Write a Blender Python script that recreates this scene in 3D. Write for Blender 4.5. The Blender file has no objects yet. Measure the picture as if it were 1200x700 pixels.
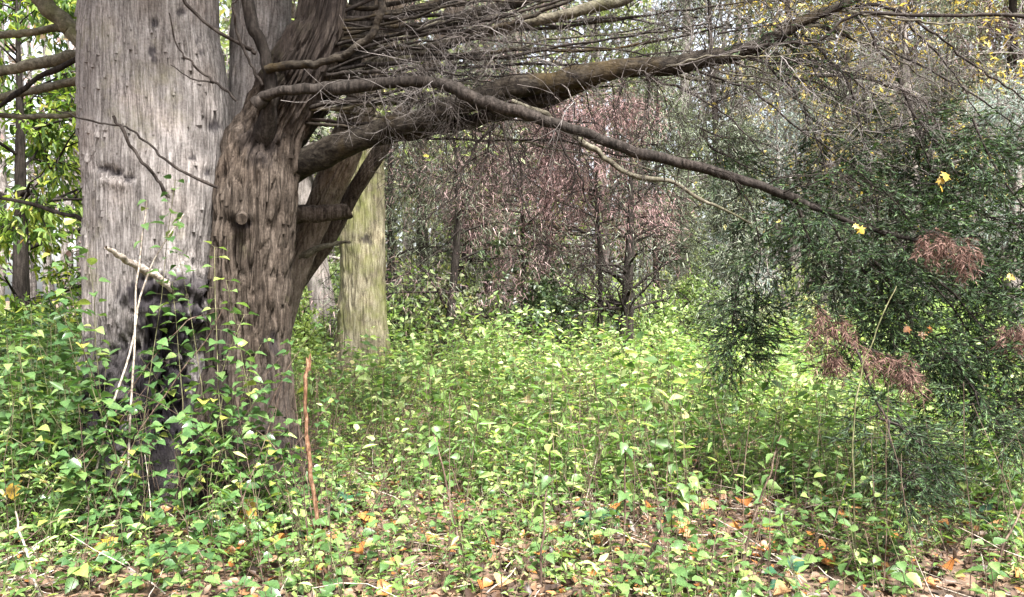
import bpy, math
import numpy as np
from mathutils import Matrix, Vector

sc = bpy.context.scene
COL = sc.collection

# ------------------------------------------------------------------ camera, sky, sun, exposure
F, CX, CY, CAMZ = 942.0, 600.0, 350.0, 1.5          # focal length in photo pixels, principal point, eye height
cam = bpy.data.cameras.new('camera'); cam.sensor_width = 36.0; cam.lens = 36.0 * F / 1200.0
cam.clip_start = 0.05; cam.clip_end = 600
co = bpy.data.objects.new('camera', cam); COL.objects.link(co)
co.location = (0, 0, CAMZ); co.rotation_euler = (math.radians(90), 0, 0)
sc.camera = co

SUN_EL, SUN_AZ = math.radians(56), math.radians(152)   # azimuth clockwise from +Y (the view direction)
sd = Vector((math.sin(SUN_AZ) * math.cos(SUN_EL), math.cos(SUN_AZ) * math.cos(SUN_EL), math.sin(SUN_EL)))
w = bpy.data.worlds.new('World'); sc.world = w; w.use_nodes = True
nt = w.node_tree; nt.nodes.clear()
sky = nt.nodes.new('ShaderNodeTexSky'); sky.sky_type = 'NISHITA'; sky.sun_disc = False
sky.sun_elevation = SUN_EL; sky.sun_rotation = SUN_AZ; sky.dust_density = 4.0; sky.air_density = 1.0
hs = nt.nodes.new('ShaderNodeHueSaturation'); hs.inputs['Saturation'].default_value = 0.34   # thin white cloud
bg = nt.nodes.new('ShaderNodeBackground'); bg.inputs['Strength'].default_value = 0.085
wo = nt.nodes.new('ShaderNodeOutputWorld')
nt.links.new(sky.outputs[0], hs.inputs['Color']); nt.links.new(hs.outputs[0], bg.inputs[0]); nt.links.new(bg.outputs[0], wo.inputs[0])
sl = bpy.data.lights.new('sun', 'SUN'); sl.energy = 3.2; sl.angle = math.radians(11); sl.color = (1.0, 0.975, 0.93)
so = bpy.data.objects.new('sun', sl); COL.objects.link(so)
so.rotation_euler = (-sd).to_track_quat('-Z', 'Y').to_euler(); so.location = (-10, -10, 30)
sc.view_settings.view_transform = 'Standard'; sc.view_settings.look = 'None'
sc.view_settings.gamma = 1.0; sc.view_settings.exposure = 2.9
sc.render.engine = 'CYCLES'
sc.cycles.max_bounces = 4; sc.cycles.diffuse_bounces = 3; sc.cycles.glossy_bounces = 1
sc.cycles.transmission_bounces = 4; sc.cycles.transparent_max_bounces = 4
sc.cycles.caustics_reflective = False; sc.cycles.caustics_refractive = False
sc.cycles.use_denoising = True

# ------------------------------------------------------------------ helpers
def P(px, py, d):
    return np.array(((px - CX) / F * d, d, CAMZ - (py - CY) / F * d))

def hash3(i, j, k, seed):
    h = (i.astype(np.int64) * 374761393 + j.astype(np.int64) * 668265263 + k.astype(np.int64) * 2147483647 + seed * 974711) & 0xffffffff
    h = ((h ^ (h >> 13)) * 1274126177) & 0xffffffff
    h = ((h ^ (h >> 16)) * 2246822519) & 0xffffffff
    return ((h ^ (h >> 13)) & 0xffff) / 65535.0

def vnoise(x, y, z=0.0, seed=0):
    x, y, z = np.broadcast_arrays(np.asarray(x, float), np.asarray(y, float), np.asarray(z, float))
    i, j, k = np.floor(x), np.floor(y), np.floor(z)
    u, v, s = x - i, y - j, z - k
    u, v, s = u*u*(3-2*u), v*v*(3-2*v), s*s*(3-2*s)
    r = 0
    for a in (0, 1):
        for b in (0, 1):
            for c in (0, 1):
                r = r + hash3(i+a, j+b, k+c, seed) * (u if a else 1-u) * (v if b else 1-v) * (s if c else 1-s)
    return r

def ground_z(x, y):
    x = np.asarray(x, float); y = np.asarray(y, float)
    return (vnoise(x*0.35, y*0.35, 0, 3) - 0.5) * 0.16 + (vnoise(x*0.08, y*0.08, 0, 5) - 0.5) * 0.5 * np.clip((y-8)/15, 0, 1)

def norm(a):
    return a / (np.linalg.norm(a, axis=-1, keepdims=True) + 1e-9)

def catmull(pts, n):
    pts = np.asarray(pts, float)
    m = len(pts); ext = np.vstack([2*pts[:1]-pts[1:2], pts, 2*pts[-1:]-pts[-2:-1]])
    t = np.linspace(0, m-1-1e-6, n); i = t.astype(int); f = (t-i)[:, None]
    p0, p1, p2, p3 = ext[i], ext[i+1], ext[i+2], ext[i+3]
    return 0.5*((2*p1) + (-p0+p2)*f + (2*p0-5*p1+4*p2-p3)*f*f + (-p0+3*p1-3*p2+p3)*f**3)

class MB:
    """collects shapes, then becomes ONE mesh object"""
    def __init__(s): s.V, s.Q, s.T, s.R, s.qm, s.tm, s.n = [], [], [], [], [], [], 0
    def add(s, V, Fc, rnd=0.0, mat=0):
        V = np.asarray(V, np.float32); Fc = np.asarray(Fc, np.int64)
        if len(V) == 0: return s
        s.V.append(V); s.R.append(np.broadcast_to(np.asarray(rnd, np.float32), (len(V),)))
        if Fc.shape[1] == 4: s.Q.append(Fc + s.n); s.qm.append(np.full(len(Fc), mat, np.int32))
        else: s.T.append(Fc + s.n); s.tm.append(np.full(len(Fc), mat, np.int32))
        s.n += len(V); return s
    def mesh(s, name, mats, smooth=True):
        me = bpy.data.meshes.new(name)
        V = np.vstack(s.V); Q = np.vstack(s.Q) if s.Q else np.zeros((0, 4), np.int64); T = np.vstack(s.T) if s.T else np.zeros((0, 3), np.int64)
        me.vertices.add(len(V)); me.vertices.foreach_set('co', V.ravel())
        li = np.concatenate([Q.ravel(), T.ravel()]).astype(np.int32)
        me.loops.add(len(li)); me.loops.foreach_set('vertex_index', li)
        ls = np.concatenate([np.arange(len(Q))*4, len(Q)*4 + np.arange(len(T))*3]).astype(np.int32)
        me.polygons.add(len(ls)); me.polygons.foreach_set('loop_start', ls)
        for m in (mats if isinstance(mats, (list, tuple)) else [mats]): me.materials.append(m)
        me.polygons.foreach_set('material_index', np.concatenate(s.qm + s.tm).astype(np.int32))
        me.polygons.foreach_set('use_smooth', np.full(len(ls), smooth, bool))
        a = me.attributes.new('rnd', 'FLOAT', 'POINT'); a.data.foreach_set('value', np.concatenate(s.R).astype(np.float32))
        me.update(calc_edges=True)
        return me
    def build(s, name, mats, parent=None, smooth=True, kind=None, origin=None):
        if origin is not None:
            o3 = np.asarray(origin, np.float32); s.V = [v - o3 for v in s.V]
        return link(name, s.mesh(name, mats, smooth), parent, kind, origin if parent is None else None)

def link(name, data, parent=None, kind=None, loc=None):
    o = bpy.data.objects.new(name, data); COL.objects.link(o)
    if parent is not None: o.parent = parent
    if kind: o['kind'] = kind
    if loc is not None: o.location = [float(c) for c in loc]
    return o

def thing(name, label, cat, loc=(0, 0, 0), group=None):
    o = link(name, None, loc=loc); o.empty_display_size = 0.2
    return tag(o, label, cat, group)

def tag(o, label, cat, group=None):
    o['label'] = label; o['category'] = cat
    if group: o['group'] = group
    return o

def tubes(Pp, R, sides=3):
    """Pp (M,K,3) polylines, R (M,K) radii -> verts, quads"""
    M, K, _ = Pp.shape
    T = np.empty_like(Pp); T[:, 1:-1] = Pp[:, 2:] - Pp[:, :-2]; T[:, 0] = Pp[:, 1]-Pp[:, 0]; T[:, -1] = Pp[:, -1]-Pp[:, -2]
    T = norm(T); d = norm(Pp[:, -1]-Pp[:, 0])
    ref = np.where(np.abs(d[:, 2:3]) > 0.8, np.array([[1., 0, 0]]), np.array([[0, 0, 1.]]))
    U0 = np.cross(d, ref)[:, None, :]
    U = norm(U0 - T * (T*U0).sum(-1, keepdims=True)); W = np.cross(T, U)
    a = np.arange(sides) * 2*np.pi/sides
    V = Pp[:, :, None, :] + R[:, :, None, None] * (np.cos(a)[None, None, :, None]*U[:, :, None, :] + np.sin(a)[None, None, :, None]*W[:, :, None, :])
    k, s = np.meshgrid(np.arange(K-1), np.arange(sides), indexing='ij'); s2 = (s+1) % sides
    q = np.stack([k*sides+s, k*sides+s2, (k+1)*sides+s2, (k+1)*sides+s], -1).reshape(-1, 4)
    Q = (q[None] + (np.arange(M)*K*sides)[:, None, None]).reshape(-1, 4)
    return V.reshape(-1, 3), Q

def tube1(mb, pts, rad, n=None, sides=8, rnd=0.0, mat=0, wob=0.0, rng=None, cap=True):
    n = n or len(pts)*4
    c = catmull(np.column_stack([np.asarray(pts, float), np.asarray(rad, float)]), n)
    p, r = c[:, :3], np.maximum(c[:, 3], 0.0008)
    if wob: p = p + (np.stack([vnoise(np.arange(n)*0.45, k*7.3, rng) for k in range(3)], 1) - 0.5) * wob * np.minimum(1, np.arange(n)/2.0)[:, None]
    V, Q = tubes(p[None], r[None], sides); b0 = mb.n
    mb.add(V, Q, rnd, mat)
    if cap:
        base = (n-1)*sides
        mb.add(np.vstack([V[base:], p[-1:]]), [(i, (i+1) % sides, sides) for i in range(sides)], rnd, mat)
    return p, r

def grow(S, D, L, K, wig, droop, rng, curl=None):
    M = len(S); L = np.broadcast_to(L, (M,)); out = [S]; d = norm(D)
    g = np.zeros((M, 3)); g[:, 2] = -1
    for k in range(K-1):
        d = norm(d + rng.normal(0, wig, (M, 3)) + g*np.reshape(droop, (-1, 1)))
        out.append(out[-1] + d*(L/(K-1))[:, None])
    return np.stack(out, 1)

def sprout(Pp, n, rng, t0=0.25, t1=1.0, ang=(35, 75)):
    """n children per polyline: start points, directions, parent index, t"""
    M, K, _ = Pp.shape
    pi = np.repeat(np.arange(M), n); t = rng.uniform(t0, t1, M*n)
    f = t*(K-1)*0.9999; i = f.astype(int); f = (f-i)[:, None]
    S = Pp[pi, i]*(1-f) + Pp[pi, i+1]*f; tan = norm(Pp[pi, i+1]-Pp[pi, i])
    rv = rng.normal(0, 1, (M*n, 3)); perp = norm(np.cross(tan, rv)); a = np.radians(rng.uniform(*ang, M*n))[:, None]
    return S, norm(np.cos(a)*tan + np.sin(a)*perp), pi, t

# leaf outlines: x along the leaf, y across, z out of the leaf
def ovate(nseg=5, wd=0.30, serr=0.0, fold=0.10, droop=0.18):
    xs = np.linspace(0, 1, nseg+1); V, Fc = [], []
    for i, x in enumerate(xs):
        hw = wd*2.05*math.sin(math.pi*min(1, x**0.78))*(1-0.35*x) if 0 < x < 1 else 0.0
        hw *= (1 + serr*(1 if i % 2 else -1))
        z = -droop*x*x
        V += [(x, -hw, z + hw*fold*2), (x, 0, z), (x, hw, z + hw*fold*2)]
    for i in range(nseg):
        a, b = 3*i, 3*i+3
        if i == 0: Fc += [(a+1, b, b+1), (a+1, b+1, b+2)]
        elif i == nseg-1: Fc += [(a, b+1, a+1), (a+1, b+1, a+2)]
        else: Fc += [(a, b, b+1), (a, b+1, a+1), (a+1, b+1, b+2), (a+1, b+2, a+2)]
    used = sorted({k for f in Fc for k in f}); m = {k: i for i, k in enumerate(used)}
    return np.array([V[k] for k in used]), np.array([[m[k] for k in f] for f in Fc])
def maple(droop=0.15):
    lob = [(0, .02), (.12, .16), (.06, .46), (.30, .30), (.52, .58), (.55, .24), (.72, .26), (1.0, 0)]
    pts = lob + [(x, -y) for x, y in lob[-2:0:-1]]
    pts = [(x, y, -droop*(x*x+2*y*y)*0.7) for x, y in pts]
    V = np.array([(0.35, 0, 0.03)] + pts); n = len(pts)
    return V, np.array([(0, 1+(i+1) % n, 1+i) for i in range(n)])
LEAF2 = (np.array([(0, 0, 0), (.45, -.27, .06), (1, 0, -.06), (.45, .27, .06)]), np.array([(0, 1, 2), (0, 2, 3)]))
LEAF4 = (np.array([(0, 0, 0), (.32, -.21, .06), (.68, -.13, .0), (1, 0, -.16), (.68, .13, .0), (.32, .21, .06)]),
         np.array([(0, 1, 2), (0, 2, 3), (0, 3, 4), (0, 4, 5)]))
BLADE = (np.array([(0, -.5, 0), (0, .5, 0), (.6, .38, .0), (1, 0, 0), (.6, -.38, 0)]), np.array([(0, 4, 2), (0, 2, 1), (4, 3, 2)]))
BLADE1 = (np.array([(0, -.5, 0), (0, .5, 0), (1, 0, 0)]), np.array([(0, 2, 1)]))

def leaves(mb, pos, dirs, size, tpl, rng, up=None, width=1.0, rnd=None, mat=0, jit=0.5):
    N = len(pos)
    if N == 0: return
    dirs = norm(dirs); up = np.array([[0, 0, 1.]]) if up is None else up
    nr = norm(np.broadcast_to(up, (N, 3)) + rng.normal(0, jit, (N, 3)))
    sdv = norm(np.cross(nr, dirs)); nr = np.cross(dirs, sdv)
    size = np.broadcast_to(size, (N,)); width = np.broadcast_to(width, (N,))
    tv, tf = tpl
    V = pos[:, None, :] + size[:, None, None]*(tv[None, :, 0:1]*dirs[:, None, :] + tv[None, :, 1:2]*width[:, None, None]*sdv[:, None, :] + tv[None, :, 2:3]*nr[:, None, :])
    Fc = (tf[None] + (np.arange(N)*len(tv))[:, None, None]).reshape(-1, tf.shape[1])
    r = rng.random(N) if rnd is None else rnd
    mb.add(V.reshape(-1, 3), Fc, np.repeat(r, len(tv)), mat)

# ------------------------------------------------------------------ materials
def new_mat(name):
    m = bpy.data.materials.new(name); m.use_nodes = True; m.node_tree.nodes.clear()
    return m, m.node_tree.nodes, m.node_tree.links
def ramp(N, stops):
    r = N.new('ShaderNodeValToRGB'); e = r.color_ramp.elements
    while len(e) > 1: e.remove(e[0])
    for i, (p, c) in enumerate(stops):
        el = e[0] if i == 0 else e.new(p)
        el.position = p; el.color = (*c, 1)
    return r
def math_node(N, L, op, a, b):
    m = N.new('ShaderNodeMath'); m.operation = op
    for k, v in enumerate((a, b)):
        if isinstance(v, (int, float)): m.inputs[k].default_value = v
        else: L.new(v, m.inputs[k])
    return m.outputs[0]

def leaf_mat(name, stops, rough=0.5, trans=0.4, tcol=(1.15, 1.25, 0.65), spec=0.4, mottle=0.0):
    m, N, L = new_mat(name)
    at = N.new('ShaderNodeAttribute'); at.attribute_name = 'rnd'
    oi = N.new('ShaderNodeObjectInfo')
    f = math_node(N, L, 'FRACT', math_node(N, L, 'ADD', at.outputs['Fac'], oi.outputs['Random']), 0)
    r = ramp(N, stops); L.new(f, r.inputs[0]); col = r.outputs[0]
    if mottle:
        tc = N.new('ShaderNodeTexCoord'); nz = N.new('ShaderNodeTexNoise'); nz.inputs['Scale'].default_value = mottle
        L.new(tc.outputs['Object'], nz.inputs['Vector'])
        r2 = ramp(N, [(0.3, (0.6, 0.6, 0.6)), (0.7, (1.25, 1.2, 1.15))]); L.new(nz.outputs[0], r2.inputs[0])
        mx = N.new('ShaderNodeMix'); mx.data_type = 'RGBA'; mx.blend_type = 'MULTIPLY'; mx.inputs[0].default_value = 1
        L.new(col, mx.inputs[6]); L.new(r2.outputs[0], mx.inputs[7]); col = mx.outputs[2]
    b = N.new('ShaderNodeBsdfPrincipled'); b.inputs['Roughness'].default_value = rough; b.inputs['Specular IOR Level'].default_value = spec
    L.new(col, b.inputs['Base Color'])
    t = N.new('ShaderNodeBsdfTranslucent')
    tm = N.new('ShaderNodeMix'); tm.data_type = 'RGBA'; tm.blend_type = 'MULTIPLY'; tm.inputs[0].default_value = 1; tm.clamp_result = False
    tm.inputs[7].default_value = (*tcol, 1); L.new(col, tm.inputs[6]); L.new(tm.outputs[2], t.inputs[0])
    s = N.new('ShaderNodeMixShader'); s.inputs[0].default_value = trans
    o = N.new('ShaderNodeOutputMaterial')
    L.new(b.outputs[0], s.inputs[1]); L.new(t.outputs[0], s.inputs[2]); L.new(s.outputs[0], o.inputs[0])
    return m

def bark_mat(name, dark, mid, light, moss=None, moss_amt=0.0, sx=14.0, sz=1.6, bump=0.5, attr=False, stain_shade_col=(0.016, 0.013, 0.013), rough=0.9, crack=0.8):
    m, N, L = new_mat(name)
    tc = N.new('ShaderNodeTexCoord'); mp = N.new('ShaderNodeMapping'); mp.inputs['Scale'].default_value = (sx, sx, sz)
    L.new(tc.outputs['Object'], mp.inputs[0])
    n1 = N.new('ShaderNodeTexNoise'); n1.inputs['Scale'].default_value = 2.0; n1.inputs['Detail'].default_value = 7; n1.inputs['Roughness'].default_value = 0.65; n1.inputs['Distortion'].default_value = 0.35
    L.new(mp.outputs[0], n1.inputs['Vector'])
    n2 = N.new('ShaderNodeTexNoise'); n2.inputs['Scale'].default_value = 2.3; n2.inputs['Detail'].default_value = 5
    L.new(tc.outputs['Object'], n2.inputs['Vector'])
    n5 = N.new('ShaderNodeTexNoise'); n5.noise_type = 'RIDGED_MULTIFRACTAL'; n5.inputs['Scale'].default_value = 1.3; n5.inputs['Detail'].default_value = 4; n5.inputs['Distortion'].default_value = 0.2
    L.new(mp.outputs[0], n5.inputs['Vector'])
    n6 = N.new('ShaderNodeTexNoise'); n6.inputs['Scale'].default_value = 60; n6.inputs['Detail'].default_value = 3; L.new(tc.outputs['Object'], n6.inputs['Vector'])
    mixv = math_node(N, L, 'ADD', math_node(N, L, 'MULTIPLY', n1.outputs[0], 0.75), math_node(N, L, 'MULTIPLY', n6.outputs[0], 0.25))
    r = ramp(N, [(0.36, dark), (0.48, mid), (0.62, light)]); L.new(mixv, r.inputs[0])
    rc = ramp(N, [(0.0, (1, 1, 1)), (0.62, (1, 1, 1)), (0.95, (0.38, 0.35, 0.33))]); L.new(math_node(N, L, 'MULTIPLY', n5.outputs[0], 0.62), rc.inputs[0])
    mc = N.new('ShaderNodeMix'); mc.data_type = 'RGBA'; mc.blend_type = 'MULTIPLY'; mc.inputs[0].default_value = crack
    L.new(r.outputs[0], mc.inputs[6]); L.new(rc.outputs[0], mc.inputs[7]); col = mc.outputs[2]
    # pale and brown patches of lichen and weathering
    rb = ramp(N, [(0.30, (0.62, 0.58, 0.55)), (0.50, (1, 1, 1)), (0.72, (1.30, 1.24, 1.20))]); L.new(n2.outputs[0], rb.inputs[0])
    mx = N.new('ShaderNodeMix'); mx.data_type = 'RGBA'; mx.blend_type = 'MULTIPLY'; mx.inputs[0].default_value = 1.0
    L.new(col, mx.inputs[6]); L.new(rb.outputs[0], mx.inputs[7]); col = mx.outputs[2]
    if moss:
        n3 = N.new('ShaderNodeTexNoise'); n3.inputs['Scale'].default_value = 1.7; n3.inputs['Detail'].default_value = 8; n3.inputs['Roughness'].default_value = 0.7
        L.new(tc.outputs['Object'], n3.inputs['Vector'])
        rm = ramp(N, [(0.62-moss_amt*0.4, (0, 0, 0)), (0.80-moss_amt*0.4, (1, 1, 1))]); L.new(n3.outputs[0], rm.inputs[0])
        m3 = N.new('ShaderNodeMix'); m3.data_type = 'RGBA'; L.new(math_node(N, L, 'MULTIPLY', rm.outputs[0], 0.8), m3.inputs[0])
        L.new(col, m3.inputs[6]); m3.inputs[7].default_value = (*moss, 1); col = m3.outputs[2]
    if attr:      # wet black rot, old wounds, and painted shade on the fork, drawn where they sit
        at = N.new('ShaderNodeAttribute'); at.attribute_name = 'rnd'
        m4 = N.new('ShaderNodeMix'); m4.data_type = 'RGBA'; L.new(at.outputs['Fac'], m4.inputs[0]); L.new(col, m4.inputs[6]); m4.inputs[7].default_value = (*stain_shade_col, 1); col = m4.outputs[2]
    b = N.new('ShaderNodeBsdfPrincipled'); b.inputs['Roughness'].default_value = rough; b.inputs['Specular IOR Level'].default_value = 0.08
    L.new(col, b.inputs['Base Color'])
    bp = N.new('ShaderNodeBump'); bp.inputs['Strength'].default_value = bump; bp.inputs['Distance'].default_value = 0.02
    L.new(math_node(N, L, 'SUBTRACT', n1.outputs[0], math_node(N, L, 'MULTIPLY', n5.outputs[0], 0.25)), bp.inputs['Height']); L.new(bp.outputs[0], b.inputs['Normal'])
    o = N.new('ShaderNodeOutputMaterial'); L.new(b.outputs[0], o.inputs[0])
    return m

M = {}
M['bark_grey'] = bark_mat('grey fibrous bark', (0.055, 0.048, 0.045), (0.138, 0.125, 0.118), (0.25, 0.231, 0.222), moss=(0.15, 0.138, 0.09), moss_amt=0.15, sx=24, sz=1.7, attr=True, bump=1.0, crack=0.8, stain_shade_col=(0.022, 0.019, 0.022))
M['bark_brown'] = bark_mat('brown ridged bark', (0.011, 0.0085, 0.007), (0.036, 0.028, 0.022), (0.084, 0.068, 0.056), moss=(0.06, 0.058, 0.028), moss_amt=0.12, sx=18, sz=1.5, attr=True, bump=1.0)
M['bark_dark'] = bark_mat('dark bark', (0.007, 0.006, 0.005), (0.018, 0.015, 0.013), (0.040, 0.034, 0.030), sx=20, sz=2.5, bump=0.7)
M['bark_tan'] = bark_mat('tan bark', (0.045, 0.035, 0.027), (0.105, 0.084, 0.066), (0.185, 0.155, 0.128), sx=22, sz=2.2)
M['limb'] = bark_mat('limb bark', (0.006, 0.005, 0.0045), (0.017, 0.014, 0.011), (0.040, 0.034, 0.027), moss=(0.052, 0.036, 0.014), moss_amt=0.25, sx=8, sz=16, bump=0.7)
M['limb_pale'] = bark_mat('pale limb bark', (0.03, 0.026, 0.02), (0.072, 0.065, 0.048), (0.14, 0.128, 0.10), moss=(0.068, 0.068, 0.028), moss_amt=0.3, sx=9, sz=9)
M['bark_moss'] = bark_mat('mossy bark', (0.13, 0.14, 0.05), (0.27, 0.28, 0.12), (0.42, 0.41, 0.24), moss=(0.21, 0.25, 0.07), moss_amt=0.8, sx=20, sz=2.4)
M['twig'] = bark_mat('dark twig', (0.009, 0.007, 0.006), (0.020, 0.016, 0.014), (0.042, 0.036, 0.032), sx=6, sz=6)
M['twig_grey'] = bark_mat('grey twig', (0.05, 0.044, 0.041), (0.115, 0.102, 0.096), (0.23, 0.21, 0.20), sx=3, sz=3)
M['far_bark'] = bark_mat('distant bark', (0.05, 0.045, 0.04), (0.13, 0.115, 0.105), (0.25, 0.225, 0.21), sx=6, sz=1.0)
M['dead_wood'] = bark_mat('bleached dead wood', (0.10, 0.08, 0.065), (0.24, 0.205, 0.17), (0.40, 0.36, 0.315), sx=18, sz=18)
M['stick'] = bark_mat('peeling orange brown stick', (0.03, 0.018, 0.012), (0.085, 0.043, 0.024), (0.20, 0.125, 0.08), sx=40, sz=9)
M['stem_green'] = bark_mat('green stem', (0.035, 0.035, 0.017), (0.085, 0.085, 0.042), (0.17, 0.16, 0.095), sx=8, sz=4, bump=0.1)
M['stem_brown'] = bark_mat('brown stem', (0.022, 0.014, 0.011), (0.06, 0.041, 0.031), (0.14, 0.105, 0.08), sx=8, sz=4, bump=0.1)

M['field'] = leaf_mat('field leaf', [(0, (0.055, 0.105, 0.028)), (0.35, (0.135, 0.23, 0.06)), (0.7, (0.26, 0.37, 0.115)), (0.93, (0.41, 0.49, 0.21)), (0.97, (0.38, 0.38, 0.16)), (1, (0.28, 0.20, 0.10))], trans=0.45, rough=0.45)
M['field_far'] = leaf_mat('far field leaf', [(0, (0.085, 0.14, 0.04)), (0.5, (0.20, 0.29, 0.09)), (1, (0.36, 0.43, 0.18))], trans=0.45)
M['near'] = leaf_mat('near leaf', [(0, (0.05, 0.105, 0.032)), (0.5, (0.09, 0.165, 0.055)), (0.85, (0.15, 0.23, 0.075)), (1, (0.24, 0.30, 0.09))], trans=0.38, rough=0.42, spec=0.35, mottle=9)
M['bramble'] = leaf_mat('bramble leaf', [(0, (0.035, 0.08, 0.028)), (0.5, (0.062, 0.13, 0.042)), (0.9, (0.11, 0.19, 0.055)), (1, (0.28, 0.29, 0.06))], trans=0.3, rough=0.32, spec=0.55, mottle=9)
M['glossy'] = leaf_mat('glossy dark leaf', [(0, (0.018, 0.055, 0.03)), (0.6, (0.03, 0.085, 0.04)), (1, (0.06, 0.13, 0.05))], trans=0.15, rough=0.2, spec=0.7)
M['maple'] = leaf_mat('maple leaf', [(0, (0.035, 0.07, 0.014)), (0.45, (0.085, 0.15, 0.025)), (0.85, (0.19, 0.27, 0.045)), (0.98, (0.32, 0.34, 0.06)), (1, (0.30, 0.16, 0.04))], trans=0.5)
M['yellow'] = leaf_mat('yellow leaf', [(0, (0.28, 0.18, 0.02)), (0.6, (0.36, 0.26, 0.035)), (1, (0.38, 0.19, 0.02))], trans=0.4, tcol=(1.1, 1.05, 0.6))
M['litter'] = leaf_mat('leaf litter', [(0, (0.022, 0.013, 0.009)), (0.4, (0.055, 0.032, 0.02)), (0.65, (0.11, 0.068, 0.044)), (0.80, (0.19, 0.13, 0.09)), (0.88, (0.19, 0.075, 0.02)), (0.95, (0.26, 0.11, 0.028)), (1, (0.36, 0.29, 0.22))], trans=0.12, rough=0.5, tcol=(1, .9, .7), mottle=14)
M['orange'] = leaf_mat('fallen orange leaf', [(0, (0.24, 0.09, 0.025)), (0.5, (0.33, 0.15, 0.04)), (1, (0.32, 0.20, 0.11))], trans=0.15, rough=0.4, tcol=(1, .9, .6), mottle=14)
M['cypress'] = leaf_mat('cypress spray', [(0, (0.007, 0.016, 0.006)), (0.45, (0.018, 0.039, 0.014)), (0.8, (0.042, 0.078, 0.028)), (1, (0.10, 0.155, 0.055))], trans=0.2, rough=0.6, spec=0.3)
M['dead_spray'] = leaf_mat('dead brown spray', [(0, (0.05, 0.024, 0.018)), (0.5, (0.11, 0.06, 0.046)), (1, (0.20, 0.125, 0.10))], trans=0.2, rough=0.7, tcol=(1.1, .9, .9), spec=0.2)
M['mauve'] = leaf_mat('mauve dead needles', [(0, (0.06, 0.036, 0.035)), (0.5, (0.15, 0.094, 0.092)), (1, (0.32, 0.22, 0.215))], trans=0.25, rough=0.7, tcol=(1.1, .95, .95), spec=0.2)
M['mauve_bright'] = leaf_mat('pinkish dead needles', [(0, (0.09, 0.05, 0.048)), (0.5, (0.22, 0.135, 0.13)), (1, (0.42, 0.30, 0.29))], trans=0.25, rough=0.7, tcol=(1.1, .95, .95), spec=0.2)
M['greygreen'] = leaf_mat('grey green needles', [(0, (0.022, 0.030, 0.018)), (0.45, (0.062, 0.078, 0.046)), (0.8, (0.16, 0.185, 0.125)), (1, (0.36, 0.385, 0.30))], trans=0.25, rough=0.65, spec=0.3)
M['mixed'] = leaf_mat('grey green needles with dead mauve tips', [(0, (0.024, 0.032, 0.019)), (0.3, (0.065, 0.08, 0.05)), (0.6, (0.18, 0.20, 0.14)), (0.65, (0.10, 0.062, 0.06)), (0.85, (0.22, 0.145, 0.14)), (1, (0.40, 0.29, 0.28))], trans=0.25, rough=0.65, spec=0.3)
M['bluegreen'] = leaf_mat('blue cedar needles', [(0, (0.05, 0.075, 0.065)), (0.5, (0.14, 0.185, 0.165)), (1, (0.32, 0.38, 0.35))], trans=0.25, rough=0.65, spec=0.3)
M['evergreen'] = leaf_mat('dark evergreen leaf', [(0, (0.022, 0.04, 0.018)), (0.6, (0.045, 0.075, 0.03)), (1, (0.11, 0.14, 0.06))], trans=0.2, rough=0.35, spec=0.5)
M['limegreen'] = leaf_mat('lime leaf', [(0, (0.12, 0.19, 0.045)), (0.5, (0.21, 0.285, 0.075)), (1, (0.33, 0.38, 0.13))], trans=0.5)
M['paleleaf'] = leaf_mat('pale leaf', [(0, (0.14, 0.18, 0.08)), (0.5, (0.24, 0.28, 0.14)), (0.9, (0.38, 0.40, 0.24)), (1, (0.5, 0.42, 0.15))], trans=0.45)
M['autumn'] = leaf_mat('autumn leaf', [(0, (0.34, 0.23, 0.05)), (0.5, (0.48, 0.38, 0.09)), (0.95, (0.58, 0.50, 0.18)), (1, (0.36, 0.16, 0.05))], trans=0.45, tcol=(1.1, 1.05, .6))

def soil():
    m, N, L = new_mat('soil and rotted leaves')
    tc = N.new('ShaderNodeTexCoord')
    v = N.new('ShaderNodeTexVoronoi'); v.inputs['Scale'].default_value = 17; L.new(tc.outputs['Object'], v.inputs['Vector'])
    n = N.new('ShaderNodeTexNoise'); n.inputs['Scale'].default_value = 9; n.inputs['Detail'].default_value = 10; L.new(tc.outputs['Object'], n.inputs['Vector'])
    sp = N.new('ShaderNodeSeparateColor'); L.new(v.outputs['Color'], sp.inputs[0])
    r = ramp(N, [(0, (0.035, 0.022, 0.015)), (0.5, (0.08, 0.05, 0.032)), (0.85, (0.15, 0.09, 0.055)), (1, (0.22, 0.14, 0.09))])
    L.new(math_node(N, L, 'MULTIPLY', math_node(N, L, 'ADD', sp.outputs[0], n.outputs[0]), 0.6), r.inputs[0])
    b = N.new('ShaderNodeBsdfPrincipled'); b.inputs['Roughness'].default_value = 0.95; L.new(r.outputs[0], b.inputs['Base Color'])
    bp = N.new('ShaderNodeBump'); bp.inputs['Strength'].default_value = 0.8; bp.inputs['Distance'].default_value = 0.04
    L.new(math_node(N, L, 'ADD', v.outputs['Distance'], n.outputs[0]), bp.inputs['Height']); L.new(bp.outputs[0], b.inputs['Normal'])
    o = N.new('ShaderNodeOutputMaterial'); L.new(b.outputs[0], o.inputs[0]); return m
M['soil'] = soil()

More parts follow.
